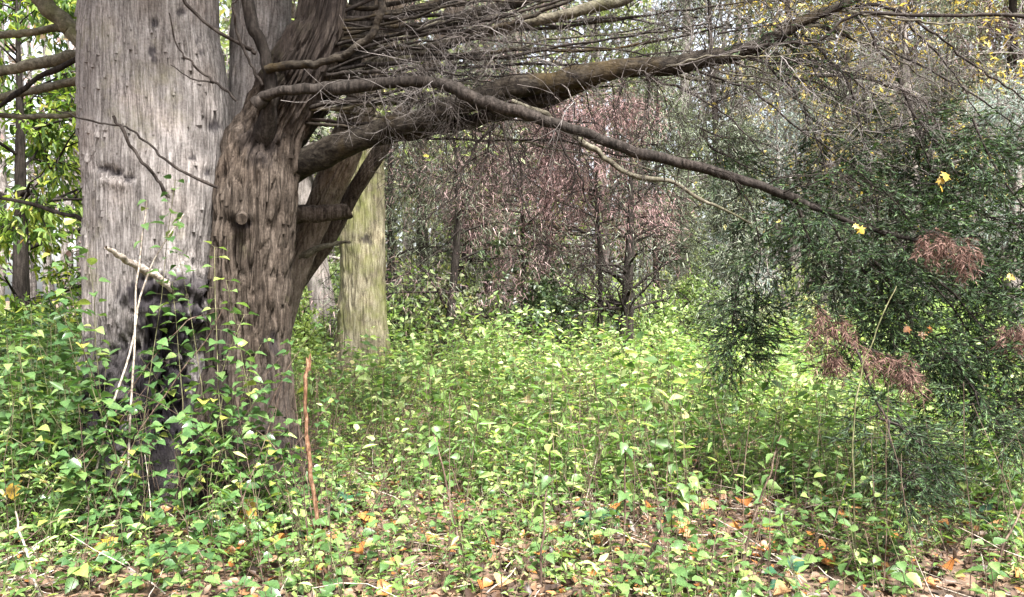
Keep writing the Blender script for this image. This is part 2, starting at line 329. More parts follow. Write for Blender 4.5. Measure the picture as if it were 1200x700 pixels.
# ------------------------------------------------------------------ ground
def ground():
    ax = np.concatenate([[-300, -150, -80, -50], np.linspace(-36, 36, 131), [50, 80, 150, 300]])
    ay = np.concatenate([[-60, -25, -10], np.linspace(-3, 60, 136), [75, 110, 180, 400]])
    X, Y = np.meshgrid(ax, ay, indexing='ij')
    V = np.stack([X, Y, ground_z(X, Y) + (vnoise(X*1.7, Y*1.7, 0, 11)-0.5)*0.05], -1).reshape(-1, 3)
    n, m = X.shape; i, j = np.meshgrid(np.arange(n-1), np.arange(m-1), indexing='ij')
    Q = np.stack([i*m+j, (i+1)*m+j, (i+1)*m+j+1, i*m+j+1], -1).reshape(-1, 4)
    o = MB().add(V, Q).build('ground', M['soil'], kind='structure')
    o['label'] = 'dark woodland soil under the leaf litter and undergrowth'; return o
ground()

# ------------------------------------------------------------------ the twin-stemmed conifer
def bark_strips(V, S, nv, nu, n, seed, lift=0.010):
    r_ = np.random.default_rng(seed); G = V.reshape(nv, nu, 3); S_ = S.reshape(nv, nu); out, st, faces, base_ = [], [], [], 0
    for _ in range(n):
        j = int(r_.integers(nu*0.2, nu*0.8)); ln = int(r_.integers(9, 30)); i = int(r_.integers(0, max(1, nv-ln-2))); wd = int(r_.integers(1, 3))
        c = np.cumsum(r_.normal(0, .12, ln)); rows = np.arange(i, i+ln)
        if G[i, j, 2] > CAMZ + 400/F*G[i, j, 1]: continue
        jj = np.clip((j + c).astype(int), 0, nu-4*wd-1); ctr_ = G[rows].mean(1)
        nr_ = norm((G[rows, jj+wd]-ctr_)*np.array([[1, 1, 0]])); env = np.sin(np.linspace(0, np.pi, ln))**.4; tip = np.linspace(0, 1, ln)**6*r_.uniform(0, .03)
        for q, h_ in ((0, -.004), (1, lift), (2, lift*.9), (3, -.004)):
            out.append(G[rows, jj+q*wd] + nr_*(h_*env + tip if h_ > 0 else h_*np.ones(ln))[:, None]); st.append(S_[rows, jj+q*wd])
        a = np.arange(ln-1)
        for q in range(3): faces.append(np.stack([base_+q*ln+a, base_+(q+1)*ln+a, base_+(q+1)*ln+a+1, base_+q*ln+a+1], 1))
        base_ += 4*ln
    return np.vstack(out), np.vstack(faces), np.concatenate(st)

def bark_stem(profile, d, seed, groove=0.012, gw=0.035, dz=0.02, nu=360, dents=(), flare=0.0, stains_and_shade=(), lump=0.03, gnarls=()):
    """profile: rows (py, left px, right px[, distance]); a stem with real bark ridges.  dents: (px, py, sx, sy, depth m) on the camera side"""
    pr = [(r[0], (r[1]+r[2])/2, (r[2]-r[1])/2, r[3] if len(r) > 3 else d) for r in profile]
    ctr = np.array([P(c, y, dd) for y, c, h, dd in pr]); rad = np.array([h*dd/F*0.965 for y, c, h, dd in pr])
    ln = np.linalg.norm(np.diff(ctr, axis=0), axis=1).sum(); c = catmull(np.column_stack([ctr, rad]), 1500)
    w_ = np.where(c[:, 2] > CAMZ + 400/F*c[:, 1], 0.12, 1.0)              # coarse rows high overhead
    cs = np.concatenate([[0], np.cumsum(np.linalg.norm(np.diff(c[:, :3], axis=0), axis=1)*w_[1:])]); nv = int(cs[-1]/dz)
    tt = np.linspace(0, cs[-1], nv); c = np.stack([np.interp(tt, cs, c[:, k]) for k in range(4)], 1); p, r = c[:, :3], c[:, 3]
    T = norm(np.gradient(p, axis=0)); ref = np.array([0, 1., 0])          # seam at the back
    U = norm(ref - T*(T@ref)[:, None]); W = np.cross(T, U)
    u_ = np.arange(nu)/nu*2*np.pi; th = u_ + 0.62*np.sin(u_)      # more faces on the side one sees (seam at the back)
    s = th[None, :]*np.mean(r); L = np.concatenate([[0], np.cumsum(np.linalg.norm(np.diff(p, axis=0), axis=1))])[:, None]
    ws = s + 0.05*(vnoise(s*4, L*1.5, 0, seed)-0.5)
    n1 = vnoise(ws/gw, L/0.38, 0, seed+1); g = np.clip(1-np.abs(2*n1-1)*2.6, 0, 1)      # narrow cracks between the bark strips
    n4 = vnoise(ws/(gw*0.55)+9, L/0.22, 0, seed+4); g = np.maximum(g, 0.7*np.clip(1-np.abs(2*n4-1)*3.2, 0, 1))
    n2 = vnoise(ws/(gw*0.4), L/0.2, 0, seed+2)
    br = vnoise(s/0.05, L/0.06, 0, seed+7)
    R = r[:, None] + groove*(0.4-g)*1.1 + groove*0.5*(n2-0.5) + groove*0.35*(br-0.5) + lump*(vnoise(s/0.35, L/0.6, 0, seed+3)-0.5)*2
    R += flare*np.exp(-np.maximum(p[:, 2:3]-0.05, 0)/0.28)*(0.35+0.65*np.abs(np.sin(th[None, :]*2.5+seed)))
    nrm = np.cos(th)[None, :, None]*U[:, None, :] + np.sin(th)[None, :, None]*W[:, None, :]
    V = p[:, None, :] + R[:, :, None]*nrm
    px = CX + V[..., 0]/V[..., 1]*F; py = CY - (V[..., 2]-CAMZ)/V[..., 1]*F
    front = np.clip(-nrm[..., 1]*2.5, 0, 1)
    rag = 0.75 + 0.5*vnoise(s/0.09, L/0.12, 0, seed+9)
    for (x, y, sx, sy, dep) in dents:
        g_ = np.exp(-((px-x)/sx)**2 - ((py-y)/sy)**2)*front*rag
        rough_ = 0.65+0.7*vnoise(s/0.03, L/0.05, 0, seed+12) if abs(dep) > 0.05 else 1.0
        V = V - nrm*(g_*dep*rough_)[..., None]
    for (x, y, sx, sy, amp) in gnarls:                                   # folded, knotted wood
        g_ = np.exp(-(((px-x)/sx)**2 + ((py-y)/sy)**2)**2)*front
        fs, fl = s + .10*vnoise(s*9, L*7, 0, seed+14), L + .10*vnoise(s*8, L*9, 0, seed+15)
        f_ = np.abs(2*vnoise(fs/.085, fl/.13, 0, seed+16)-1) + .55*np.abs(2*vnoise(fs/.04, fl/.06, 0, seed+17)-1) + .3*vnoise(fs/.015, fl/.02, 0, seed+18) - .7
        V = V + nrm*(g_*amp*f_)[..., None]
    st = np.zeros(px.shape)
    for (x, y, sx, sy, a) in stains_and_shade:
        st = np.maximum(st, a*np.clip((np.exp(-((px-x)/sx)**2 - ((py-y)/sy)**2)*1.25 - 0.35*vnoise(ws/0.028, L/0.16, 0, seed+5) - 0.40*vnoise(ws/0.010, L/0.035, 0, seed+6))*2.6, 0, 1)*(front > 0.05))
    k, j = np.meshgrid(np.arange(nv-1), np.arange(nu), indexing='ij'); j2 = (j+1) % nu
    Q = np.stack([k*nu+j, k*nu+j2, (k+1)*nu+j2, (k+1)*nu+j], -1).reshape(-1, 4)
    if ctr[-1, 2] < ctr[0, 2]: Q = Q[:, ::-1]
    return V.reshape(-1, 3), Q, st.ravel()

base = np.array([P(215, 600, 6.2)[0], 6.2, 0.0])
tree = thing('conifer_tree', 'huge old twin-stemmed grey-barked conifer with long low limbs reaching across the clearing', 'tree', base)
def part(mb, name, mat, parent=tree, kind=None, label=None, org=base):
    o = mb.build(name, mat, None, kind=kind, origin=org); o.location = (0, 0, 0); o.parent = parent
    if label: o['label'] = label
    return o

mb = MB(); mb.add(*bark_stem([(-1100, 140, 215), (-700, 126, 232), (-350, 112, 248), (0, 100, 256), (80, 99, 264), (150, 101, 270), (220, 103, 268), (300, 104, 262), (380, 104, 258), (450, 98, 262), (520, 86, 272), (580, 74, 280), (640, 60, 290)],
    6.35, 21, groove=0.011, gw=0.030, nu=460, dz=0.024, flare=0.14, gnarls=[(205, 375, 60, 75, 0.10), (150, 480, 90, 90, 0.08), (140, 205, 30, 14, 0.03)],
    dents=[(215, 345, 34, 34, -0.13), (178, 332, 22, 16, 0.10), (150, 400, 34, 30, 0.06), (195, 420, 40, 30, 0.16), (205, 490, 36, 60, 0.26), (105, 510, 30, 70, 0.18), (160, 470, 12, 60, -0.06), (172, 425, 6, 50, 0.08), (186, 430, 6, 55, -0.06), (200, 420, 6, 40, 0.10), (214, 440, 7, 60, -0.07), (230, 430, 6, 60, 0.10), (196, 330, 30, 9, -0.05), (190, 352, 26, 8, 0.09), (228, 372, 14, 10, -0.06), (235, 345, 10, 14, 0.05), (122, 197, 9, 4, 0.035), (136, 202, 9, 4, 0.04), (150, 209, 8, 4, 0.035), (140, 215, 22, 6, -0.02),
           (178, 60, 5, 7, 0.015), (181, 27, 5, 6, 0.015), (212, 14, 7, 5, 0.015), (252, 148, 9, 7, 0.02), (226, 186, 6, 5, 0.015), (243, 203, 5, 5, 0.015), (232, 48, 5, 5, 0.012), (236, 62, 4, 4, 0.012)],
    stains_and_shade=[(215, 345, 36, 28, 0.85), (200, 385, 40, 35, 1.0), (175, 345, 40, 22, 0.95), (195, 470, 62, 90, 1.0), (105, 510, 40, 80, 1.0), (160, 560, 120, 90, 0.85), (170, 450, 85, 60, 0.85), (110, 450, 20, 60, .6), (120, 430, 40, 60, 0.5), (122, 197, 10, 4, 0.8), (136, 202, 10, 4, 0.9), (150, 209, 9, 4, 0.8), (178, 60, 5, 7, .8), (181, 27, 5, 6, .8), (212, 14, 8, 4, .8),
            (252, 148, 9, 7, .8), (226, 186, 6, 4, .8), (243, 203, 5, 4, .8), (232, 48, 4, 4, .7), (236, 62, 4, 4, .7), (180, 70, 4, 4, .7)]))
T1, S1 = mb.V[0].copy(), mb.R[0]; t1 = part(mb, 'trunk', M['bark_grey'], label='broad pale grey main stem with a black wet scar and burl')
mb = MB(); mb.add(*bark_stem([(-900, 455, 490, 5.9), (-500, 410, 462, 5.95), (-200, 375, 436, 6.0), (0, 352, 408, 6.1), (60, 330, 392, 6.1), (110, 300, 370, 6.12), (150, 273, 354, 6.15), (190, 257, 348), (250, 250, 345), (320, 247, 340), (400, 243, 338), (450, 238, 342), (520, 224, 352), (580, 210, 364), (640, 196, 376)],
    6.15, 33, groove=0.036, gw=0.050, nu=380, dz=0.024, flare=0.10, gnarls=[(300, 170, 40, 40, 0.05), (300, 360, 30, 30, 0.04), (290, 540, 90, 60, 0.06)],
    dents=[(305, 150, 26, 40, 0.06), (284, 252, 10, 9, -0.05), (284, 262, 11, 6, 0.03), (250, 480, 12, 60, 0.05), (322, 400, 7, 12, 0.05), (300, 352, 20, 10, -0.03), (335, 470, 9, 50, 0.04)],
    stains_and_shade=[(305, 165, 26, 34, 0.6), (284, 262, 12, 6, 0.9), (322, 402, 7, 16, 0.9), (252, 490, 14, 70, 0.8), (350, 40, 60, 110, 0.5), (345, 120, 24, 50, .4), (390, -60, 80, 100, .6), (280, 560, 110, 90, .7), (250, 420, 25, 60, .6), (320, 500, 30, 90, .5)]))  # entries at the fork and above put shade into the bark colour
T2, S2 = mb.V[0].copy(), mb.R[0]; t2 = part(mb, 'trunk', M['bark_brown'], label='deeply ridged brown second stem that forks overhead')
for T_, ST_, nu_, n_, par_, mt_, lf_ in ((T1, S1, 460, 420, t1, 'bark_grey', .007), (T2, S2, 380, 260, t2, 'bark_brown', .014)):
    m = MB(); m.add(*bark_strips(T_, ST_, len(T_)//nu_, nu_, n_, nu_, lf_)); part(m, 'bark_strips', M[mt_], parent=par_, kind='stuff')
mb = MB(); mb.add(*bark_stem([(-700, 300, 345), (-300, 285, 348), (0, 273, 345), (70, 271, 335), (140, 268, 325), (210, 266, 320), (300, 262, 320)], 6.75, 41, groove=0.014, nu=130, dz=.04))
part(mb, 'stem', M['bark_grey'], label='pale grey stem standing behind the fork')
mb = MB(); mb.add(*bark_stem([(-700, 560, 585), (-300, 500, 532), (-100, 465, 505), (0, 442, 478), (50, 427, 464), (110, 407, 446), (180, 383, 422), (235, 358, 396), (310, 327, 365), (370, 300, 345), (450, 275, 325), (560, 250, 310)], 7.0, 47, groove=0.018, nu=170, dz=.03))
part(mb, 'stem', M['bark_tan'], label='tan stem leaning out to the side behind the trunk')
mb = MB(); mb.add(*bark_stem([(-200, 590, 604), (0, 528, 544), (50, 508, 526), (110, 472, 490), (165, 441, 460), (220, 411, 430), (280, 376, 395), (335, 339, 358), (400, 310, 335)], 7.25, 53, groove=0.010, nu=90, dz=.04))
part(mb, 'stem', M['bark_brown'], label='slender brown leaning stem')

mb = MB(); mb.add(*bark_stem([(-600, 480, 510), (-200, 440, 478), (0, 408, 442), (60, 395, 428), (100, 375, 404), (140, 345, 372), (180, 315, 345), (240, 295, 325)], 6.45, 57, groove=0.02, gw=.045, nu=130, dz=.03))
part(mb, 'stem', M['bark_dark'], label='dark rugged stem rising out of the fork')
def limb(path, widths, d0, d1, mat='limb', sides=10, name='limb', sub=8, wob=0.03, rnd=1.0, label=None):
    n = len(path); ds = np.linspace(d0, d1, n) if not np.iterable(d0) else np.asarray(d0)
    pts = np.array([P(x, y, dd) for (x, y), dd in zip(path, ds)]); rad = np.array([w_*0.5*dd/F for w_, dd in zip(widths, ds)])
    m = MB(); p, r = tube1(m, pts, rad, n*sub, sides, wob=wob, rng=rnd)
    # knobbly surface
    V = m.V[0].reshape(n*sub, sides, 3); a = np.arange(sides)
    La = np.concatenate([[0], np.cumsum(np.linalg.norm(np.diff(p, axis=0), axis=1))])[:, None]; rm = float(np.median(r)); aa = a[None]/sides; sd_ = int(rnd*10)
    k = (vnoise(La/(rm*9), 0, 0, sd_+2)-0.5)*0.30 + (vnoise(La/(rm*5), aa*4, 0, sd_)-0.5)*0.26 + (vnoise(La/(rm*3), aa*9, 0, sd_+1)-0.5)*0.22
    m.V[0] = (p[:, None, :] + (V-p[:, None, :])*(1+k[..., None])).reshape(-1, 3).astype(np.float32)
    part(m, name, M[mat], label=label)
    return p, r
LIMBS = {}
LIMBS['big'] = limb([(310, 215), (345, 197), (385, 178), (420, 164), (460, 150), (500, 140), (545, 122), (600, 105), (650, 96), (700, 84), (750, 78), (800, 75), (860, 62), (905, 45), (950, 22), (1000, 0), (1080, -40)],
    [36, 32, 27, 25, 24, 23, 23, 24, 23, 24, 21, 20, 18, 15, 12, 9, 5], [6.4, 6.28, 6.16, 6.08, 6.03]+list(np.linspace(6.0, 5.6, 12)), None, rnd=1.3, sides=20, label='thickest low limb, brown with ochre patches')
LIMBS['under'] = limb([(400, 178), (440, 163), (500, 153), (545, 145), (600, 128), (645, 115), (690, 96), (720, 82)], [14, 17, 19, 18, 18, 17, 15, 10], 6.2, 5.95, rnd=2.1, sides=14)
LIMBS['long'] = limb([(300, 122), (318, 110), (350, 105), (400, 103), (450, 97), (500, 97), (530, 101), (548, 112), (575, 124), (620, 135), (650, 146), (720, 170), (800, 192), (860, 208), (930, 232), (1000, 262), (1062, 280), (1110, 300)],
    [16, 12, 13, 14, 14, 14, 17, 18, 16, 15, 15, 13, 12, 11, 9, 6, 5, 3], 5.8, 5.3, 'bark_dark', rnd=3.7, label='long dark limb that carries the green cypress bough')
limb([(283, -60), (289, 0), (303, 48), (316, 88), (317, 130), (308, 172), (300, 200)], [12, 13, 13, 14, 19, 26, 30], [5.8, 5.82, 5.84, 5.85, 5.9, 6.05, 6.25], None, 'bark_dark', rnd=4.2)
limb([(312, 82), (335, 77), (370, 75), (400, 66), (430, 45), (446, 18), (450, -30), (452, -90)], [10, 9, 9, 9, 9, 8, 7, 5], 5.80, 5.6, 'limb', rnd=5.1)
limb([(380, 98), (430, 80), (480, 66), (530, 47), (580, 36), (640, 22), (700, 8), (760, -10), (840, -35)], [16, 16, 16, 15, 15, 14, 12, 10, 6], 6.3, 6.1, 'limb_pale', rnd=6.3)
limb([(400, 62), (450, 42), (500, 32), (560, 15), (620, -2), (700, -30)], [20, 19, 18, 15, 12, 8], 6.5, 6.4, 'limb', rnd=7.9)
limb([(395, 45), (450, 22), (500, 8), (560, -15)], [16, 15, 13, 9], 6.5, 6.5, 'limb', rnd=8.3)
limb([(400, 70), (460, 58), (520, 55), (560, 40), (620, 20), (660, 4), (720, -15)], [8, 7, 7, 6, 5, 4, 3], 6.3, 6.0, 'limb', rnd=9.1)
limb([(395, 125), (440, 122), (500, 118), (560, 112)], [6, 6, 5, 3], 6.6, 6.5, 'limb_pale', rnd=9.6)
limb([(360, 70), (420, 66), (480, 62), (540, 66), (600, 58), (680, 60), (760, 50), (850, 30)], [5, 5, 5, 5, 4, 4, 3, 2], 6.25, 5.9, 'limb', rnd=10.3)
limb([(318, 256), (345, 252), (380, 250), (412, 248)], [32, 23, 19, 17], 6.4, 6.6, 'bark_brown', rnd=11.1, label='short snapped-off stub')
limb([(350, 300), (385, 287), (412, 283)], [12, 6, 3], 6.9, 7.0, 'limb_pale', rnd=11.7)
limb([(600, 118), (640, 135), (665, 152), (700, 178), (740, 205), (790, 215), (830, 238), (880, 262)], [5, 7, 7, 7, 6, 5, 4, 2], 5.8, 5.6, 'limb_pale', rnd=12.1)
limb([(870, 58), (920, 50), (960, 48), (1000, 17), (1080, 18), (1200, 20), (1260, 24)], [5, 4, 4, 4, 4, 4, 3], 5.6, 5.4, 'twig', rnd=12.9)
# limbs that leave the far side of the main stem towards the left edge
limb([(180, 150), (140, 90), (100, 52), (75, 27), (48, 0), (10, -40), (-60, -100)], [26, 24, 22, 20, 19, 16, 10], 6.9, 6.7, 'limb_pale', rnd=13.2, label='pale olive limb rising behind the main stem')
limb([(170, 70), (110, 62), (60, 72), (0, 84), (-70, 96)], [16, 13, 13, 12, 10], 7.2, 7.4, 'limb_pale', rnd=14.4)
limb([(160, 76), (110, 90), (50, 104), (0, 115), (-70, 130)], [12, 11, 10, 9, 7], 7.1, 7.4, 'limb_pale', rnd=15.5)
limb([(150, 40), (100, 30), (40, 38), (0, 42), (-60, 50)], [10, 9, 8, 8, 6], 7.3, 7.6, 'limb_pale', rnd=15.9)
limb([(150, 20), (85, 72), (45, 92), (20, 110), (0, 125), (-40, 150)], [8, 7, 6, 6, 5, 4], 6.9, 7.0, 'bark_dark', rnd=16.1)
limb([(160, 125), (100, 131), (50, 137), (0, 135), (-50, 133)], [8, 7, 7, 6, 5], 7.0, 7.1, 'limb_pale', rnd=16.8)
limb([(110, 262), (75, 250), (30, 238), (-20, 228)], [5, 5, 4, 3], 7.0, 7.1, 'twig', rnd=17.1)
# dead branches and bare shoots in front of the stems
limb([(124, 290), (142, 300), (160, 312), (182, 324), (203, 338), (226, 352)], [5, 7, 8, 9, 12, 16], 5.35, 6.02, 'dead_wood', name='dead_branch', rnd=18.3, label='bleached broken branch slanting across the dark scar')
limb([(133, 136), (150, 165), (172, 195), (188, 216), (197, 233)], [3.5, 3.5, 4, 4.5, 5], 5.6, 5.75, 'twig', name='twig', rnd=19.1)
limb([(60, 128), (100, 140), (130, 146), (155, 152), (185, 178), (215, 202), (254, 220)], [2, 2, 2.4, 2.6, 3, 3.4, 4], 5.55, 5.8, 'twig', name='twig', rnd=19.9)
limb([(205, -20), (222, 8), (250, 34), (282, 52), (300, 62)], [3.5, 3.5, 4, 4.5, 5], 5.6, 5.8, 'twig', name='twig', rnd=20.5)
limb([(198, 15), (208, 52), (226, 76), (250, 96), (276, 117)], [1.6, 2, 2.4, 3, 3.4], 5.6, 5.85, 'twig', name='twig', rnd=20.9)
limb([(200, 76), (225, 92), (250, 97)], [1.2, 1.6, 2], 5.6, 5.8, 'twig', name='twig', rnd=21.3)
limb([(272, 5), (278, 40), (290, 70), (305, 100)], [3, 3, 3.4, 4], 5.6, 5.82, 'twig', name='twig', rnd=21.9)
limb([(272, 5), (284, -10), (290, -30)], [2, 2.5, 3], 5.6, 5.6, 'twig', name='twig', rnd=22.4)
# a sawn knot on the second stem
m = MB(); tube1(m, [P(284, 254, 5.84), P(283, 257, 5.74)], [0.045, 0.04], 4, 12); part(m, 'knot', M['bark_brown'])

# bare hanging and horizontal shoots along the limbs
def shoots(rng, src, n1, n2, L1, L2, r1, mat, name, droop=0.10, t0=0.3, t1=1.0, n3=0, bias=(0, 0, -0.25)):
    m = MB(); Pp = src[None]
    S, D, _, _ = sprout(Pp, n1, rng, t0, t1, (45, 95)); D = norm(D + np.array([bias]))
    A = grow(S, D, rng.uniform(0.45, 1.0, n1)*L1, 9, 0.16, droop, rng)
    V, Q = tubes(A, r1*np.linspace(1, 0.35, 9)[None]*rng.uniform(0.6, 1.2, (n1, 1)), 4); m.add(V, Q)
    S, D, pi, _ = sprout(A, n2, rng, 0.2, 0.95, (30, 70))
    B = grow(S, D, rng.uniform(0.4, 1.0, len(S))*L2, 5, 0.18, droop, rng)
    V, Q = tubes(B, r1*0.45*np.linspace(1, 0.4, 5)[None]*np.ones((len(S), 1)), 3); m.add(V, Q)
    if n3:
        S, D, pi, _ = sprout(B, n3, rng, 0.2, 1.0, (25, 60))
        Cc = grow(S, D, rng.uniform(0.4, 1.0, len(S))*L2*0.5, 3, 0.25, droop, rng)
        V, Q = tubes(Cc, r1*0.28*np.ones((len(S), 3)), 3); m.add(V, Q)
    part(m, name, M[mat], kind='stuff'); return A, B
rng = np.random.default_rng(7)
shoots(rng, LIMBS['big'][0], 34, 6, 0.8, 0.45, 0.006, 'twig', 'twigs', 0.06, 0.25, 1, 3)
shoots(rng, LIMBS['under'][0], 12, 5, 0.7, 0.4, 0.005, 'twig', 'twigs', 0.12, 0.3, 1, 2)
shoots(rng, LIMBS['long'][0], 26, 6, 0.7, 0.4, 0.005, 'twig', 'twigs', 0.10, 0.3, 0.85, 3)
shoots(rng, LIMBS['big'][0], 26, 5, 0.9, 0.6, 0.005, 'twig_grey', 'twigs', 0.02, 0.1, 1, 3, bias=(0.4, 0, 0.25))
for k in range(26):
    y0 = rng.uniform(5, 140); x0 = float(np.interp(y0, [0, 60, 110, 150], [380, 361, 335, 313])); L = rng.uniform(220, 560); sl = rng.uniform(-0.30, 0.14); bend = rng.uniform(-30, 40)
    pa = [(x0+L*u, y0+L*sl*u+bend*u*u + rng.normal(0, 5)) for u in np.linspace(0, 1, 7)]
    w0 = rng.uniform(2.5, 7); dz_ = 6.1
    q = limb(pa, np.linspace(w0, 1.5, 7), dz_, dz_+rng.uniform(-.6, .9), ['limb', 'twig', 'limb_pale', 'bark_dark'][k % 4], name='branch', rnd=40+k*1.7, sides=6)[0]
    shoots(rng, q, 12, 5, 0.55, 0.35, 0.0038, ['twig', 'twig_grey'][k % 2], 'twigs', 0.05, 0.2, 1, 3, bias=(0.3, 0, -0.05))
for k in range(16):
    q0 = LIMBS['big'][0][int(rng.uniform(.55, .98)*len(LIMBS['big'][0]))]; x0 = CX+q0[0]/q0[1]*F; y0 = CY-(q0[2]-CAMZ)/q0[1]*F; L = rng.uniform(150, 330); sl = rng.uniform(-0.1, 0.75)
    pa = [(x0+L*u, y0+L*sl*u*(0.5+u*.5) + rng.normal(0, 5)) for u in np.linspace(0, 1, 7)]
    w0 = rng.uniform(2.2, 4.5); dz_ = float(q0[1])
    q = limb(pa, np.linspace(w0, 1.2, 7), dz_, dz_+rng.uniform(-.6, .8), ['twig', 'limb_pale'][k % 2], name='branch', rnd=90+k*1.7, sides=6)[0]
    shoots(rng, q, 12, 5, 0.5, 0.3, 0.0034, ['twig', 'twig_grey'][k % 2], 'twigs', 0.09, 0.1, 1, 3)
# the drawn hanging shoots below the big limb
HANG = []
for path, w0 in [([(582, 146), (562, 165), (545, 195), (535, 225), (515, 245), (490, 262)], 3.6), ([(575, 150), (568, 190), (555, 225), (540, 262), (525, 290)], 2.6),
                 ([(588, 146), (598, 190), (612, 230), (625, 260), (628, 292)], 2.8), ([(650, 148), (665, 185), (678, 200), (690, 240), (700, 270), (715, 320)], 3.0),
                 ([(675, 195), (670, 225), (655, 250), (645, 262)], 2.2), ([(545, 200), (525, 212), (505, 232)], 2.0), ([(597, 165), (610, 200), (632, 238)], 1.8), ([(700, 268), (690, 290), (672, 305)], 1.8),
                 ([(940, 40), (985, 85), (1010, 150), (1025, 230), (1030, 300), (1035, 380)], 3.4), ([(1000, 17), (1040, 70), (1065, 120), (1085, 180), (1100, 250), (1105, 320)], 4.0),
                 ([(880, 55), (930, 110), (960, 170), (975, 230)], 3.0), ([(1045, 10), (1085, 50), (1120, 90), (1150, 140)], 3.2), ([(960, 90), (1010, 92), (1060, 108), (1095, 122)], 3.0), ([(905, 80), (960, 100), (1010, 118), (1100, 122)], 2.4)]:
    n = len(path); HANG.append(limb(path, np.linspace(w0, w0*0.4, n), 5.75, 5.6, 'twig', name='twig', rnd=30+path[0][0]*0.01, sides=5)[0])
for h in HANG[:8]: shoots(rng, h, 9, 5, 0.34, 0.2, 0.0028, 'twig', 'twigs', 0.12, 0.15, 1, 3)
for h in HANG[8:]: shoots(rng, h, 10, 5, 0.5, 0.3, 0.0035, 'twig_grey', 'twigs', 0.12, 0.1, 1, 3)

# green cypress boughs hanging from the ends of the limbs
def bough(rng, path, ds, n1, L1, n2=7, L2=0.28, nb=9, mats=('cypress',), name='bough', frac_dead=0.0, droop=0.05, blade=0.038, wd=0.0074, r0=0.008, label=None, spread=(40, 85), t0=0.0):
    pts = np.array([P(x, y, dd) for (x, y), dd in zip(path, ds)])
    m = MB(); p, r = tube1(m, pts, np.linspace(r0, r0*0.3, len(pts)), len(pts)*5, 5, wob=0.04, rng=rng.uniform(0, 50))
    S, D, _, _ = sprout(p[None], n1, rng, t0, 1.0, spread); D = norm(D + rng.normal(0, 0.15, D.shape) + np.array([[0, 0, -0.1]]))
    A = grow(S, D, rng.uniform(0.4, 1.0, n1)*L1, 8, 0.10, droop, rng)
    V, Q = tubes(A, r0*0.4*np.linspace(1, .4, 8)[None]*np.ones((n1, 1)), 3); m.add(V, Q)
    S, D, _, _ = sprout(A, n2, rng, 0.15, 1.0, (25, 65))
    D = norm(D*np.array([[1, 1, .55]])); B = grow(S, D, rng.uniform(0.4, 1.0, len(S))*L2, 4, 0.12, droop*1.6, rng)
    V, Q = tubes(B, r0*0.2*np.ones((len(S), 4)), 3); m.add(V, Q)
    o = part(m, name, M['twig'], label=label)
    g = MB(); S, D, _, _ = sprout(B, nb, rng, 0.05, 1.0, (15, 50))
    D = norm(D*np.array([[1, 1, .6]]) + np.array([[0, 0, -0.10]]))
    leaves(g, S, D, rng.uniform(0.5, 1.3, len(S))*blade, BLADE1, rng, width=wd/blade*rng.uniform(0.8, 1.6, len(S)), jit=1.0)
    f = part(g, 'foliage', M[mats[0]], parent=o, kind='stuff')
    return o
rng = np.random.default_rng(19)
G = [  # path, distances, n1, L1
 ([(905, 226), (960, 240), (1020, 262), (1090, 300), (1160, 320), (1230, 330)], (5.45, 5.2), 46, 0.55),
 ([(960, 245), (1000, 300), (1040, 350), (1100, 400), (1170, 430)], (5.4, 5.1), 42, 0.55),
 ([(1040, 275), (1090, 330), (1130, 380), (1160, 440), (1180, 490)], (5.3, 5.0), 36, 0.45),
 ([(1080, 180), (1110, 220), (1150, 250), (1200, 270), (1250, 300)], (5.5, 5.3), 42, 0.5),
 ([(1060, 120), (1100, 170), (1130, 230), (1140, 300), (1150, 360)], (5.6, 5.3), 36, 0.45),
 ([(1140, 140), (1170, 200), (1210, 260), (1240, 340), (1250, 420)], (5.4, 5.1), 36, 0.5),
 ([(930, 232), (950, 280), (975, 330), (985, 380), (1000, 420)], (5.4, 5.25), 26, 0.38),
 ([(1100, 330), (1150, 380), (1200, 420), (1240, 450)], (5.1, 4.9), 24, 0.4),
 ([(1020, 300), (1060, 360), (1080, 410), (1110, 450)], (5.2, 5.05), 30, 0.38),
 ([(860, 210), (880, 250), (890, 300), (885, 350), (880, 400)], (5.9, 5.8), 26, 0.36),
 ([(940, 130), (985, 165), (1030, 185), (1080, 215)], (5.9, 5.7), 28, 0.45),
 ([(960, 190), (1010, 215), (1060, 235), (1110, 240)], (5.7, 5.5), 32, 0.45),
 ([(830, 170), (860, 190), (900, 205), (940, 210)], (6.1, 5.9), 16, 0.35),
 ([(1000, 170), (1050, 150), (1110, 160), (1180, 180)], (5.9, 5.7), 28, 0.45),
 ([(870, 320), (862, 350), (858, 385), (872, 418)], (5.9, 5.8), 20, 0.32),
]
for k, (pa, dd, n1, L1) in enumerate(G):
    bough(rng, pa, np.linspace(*dd, len(pa)), n1, L1, n2=10, nb=20)
bough(rng, [(1000, 400), (1022, 455), (1040, 500), (1052, 540), (1070, 572)], [4.9, 4.7, 4.5, 4.35, 4.25], 26, 0.26, n2=8, nb=18, r0=0.009, label='lowest dark spray hanging down over the undergrowth', t0=0.25)
bough(rng, [(1030, 490), (1060, 505), (1090, 530), (1110, 552)], [4.55, 4.45, 4.35, 4.3], 16, 0.22, n2=7, nb=16, t0=0.2)
bough(rng, [(1100, 400), (1130, 440), (1150, 480), (1170, 515)], [4.95, 4.8, 4.7, 4.6], 26, 0.3, n2=8, nb=16)
bough(rng, [(1120, 430), (1150, 470), (1180, 500)], [5.0, 4.95, 4.95], 14, 0.32, n2=6, nb=10)
bough(rng, [(840, 40), (890, 32), (940, 22), (1000, 5)], [5.75, 5.7, 5.65, 5.6], 20, 0.35, n2=6, nb=8)
bough(rng, [(900, 25), (935, 50), (960, 90), (980, 120)], [5.65, 5.6, 5.6, 5.6], 14, 0.3, n2=6, nb=8)
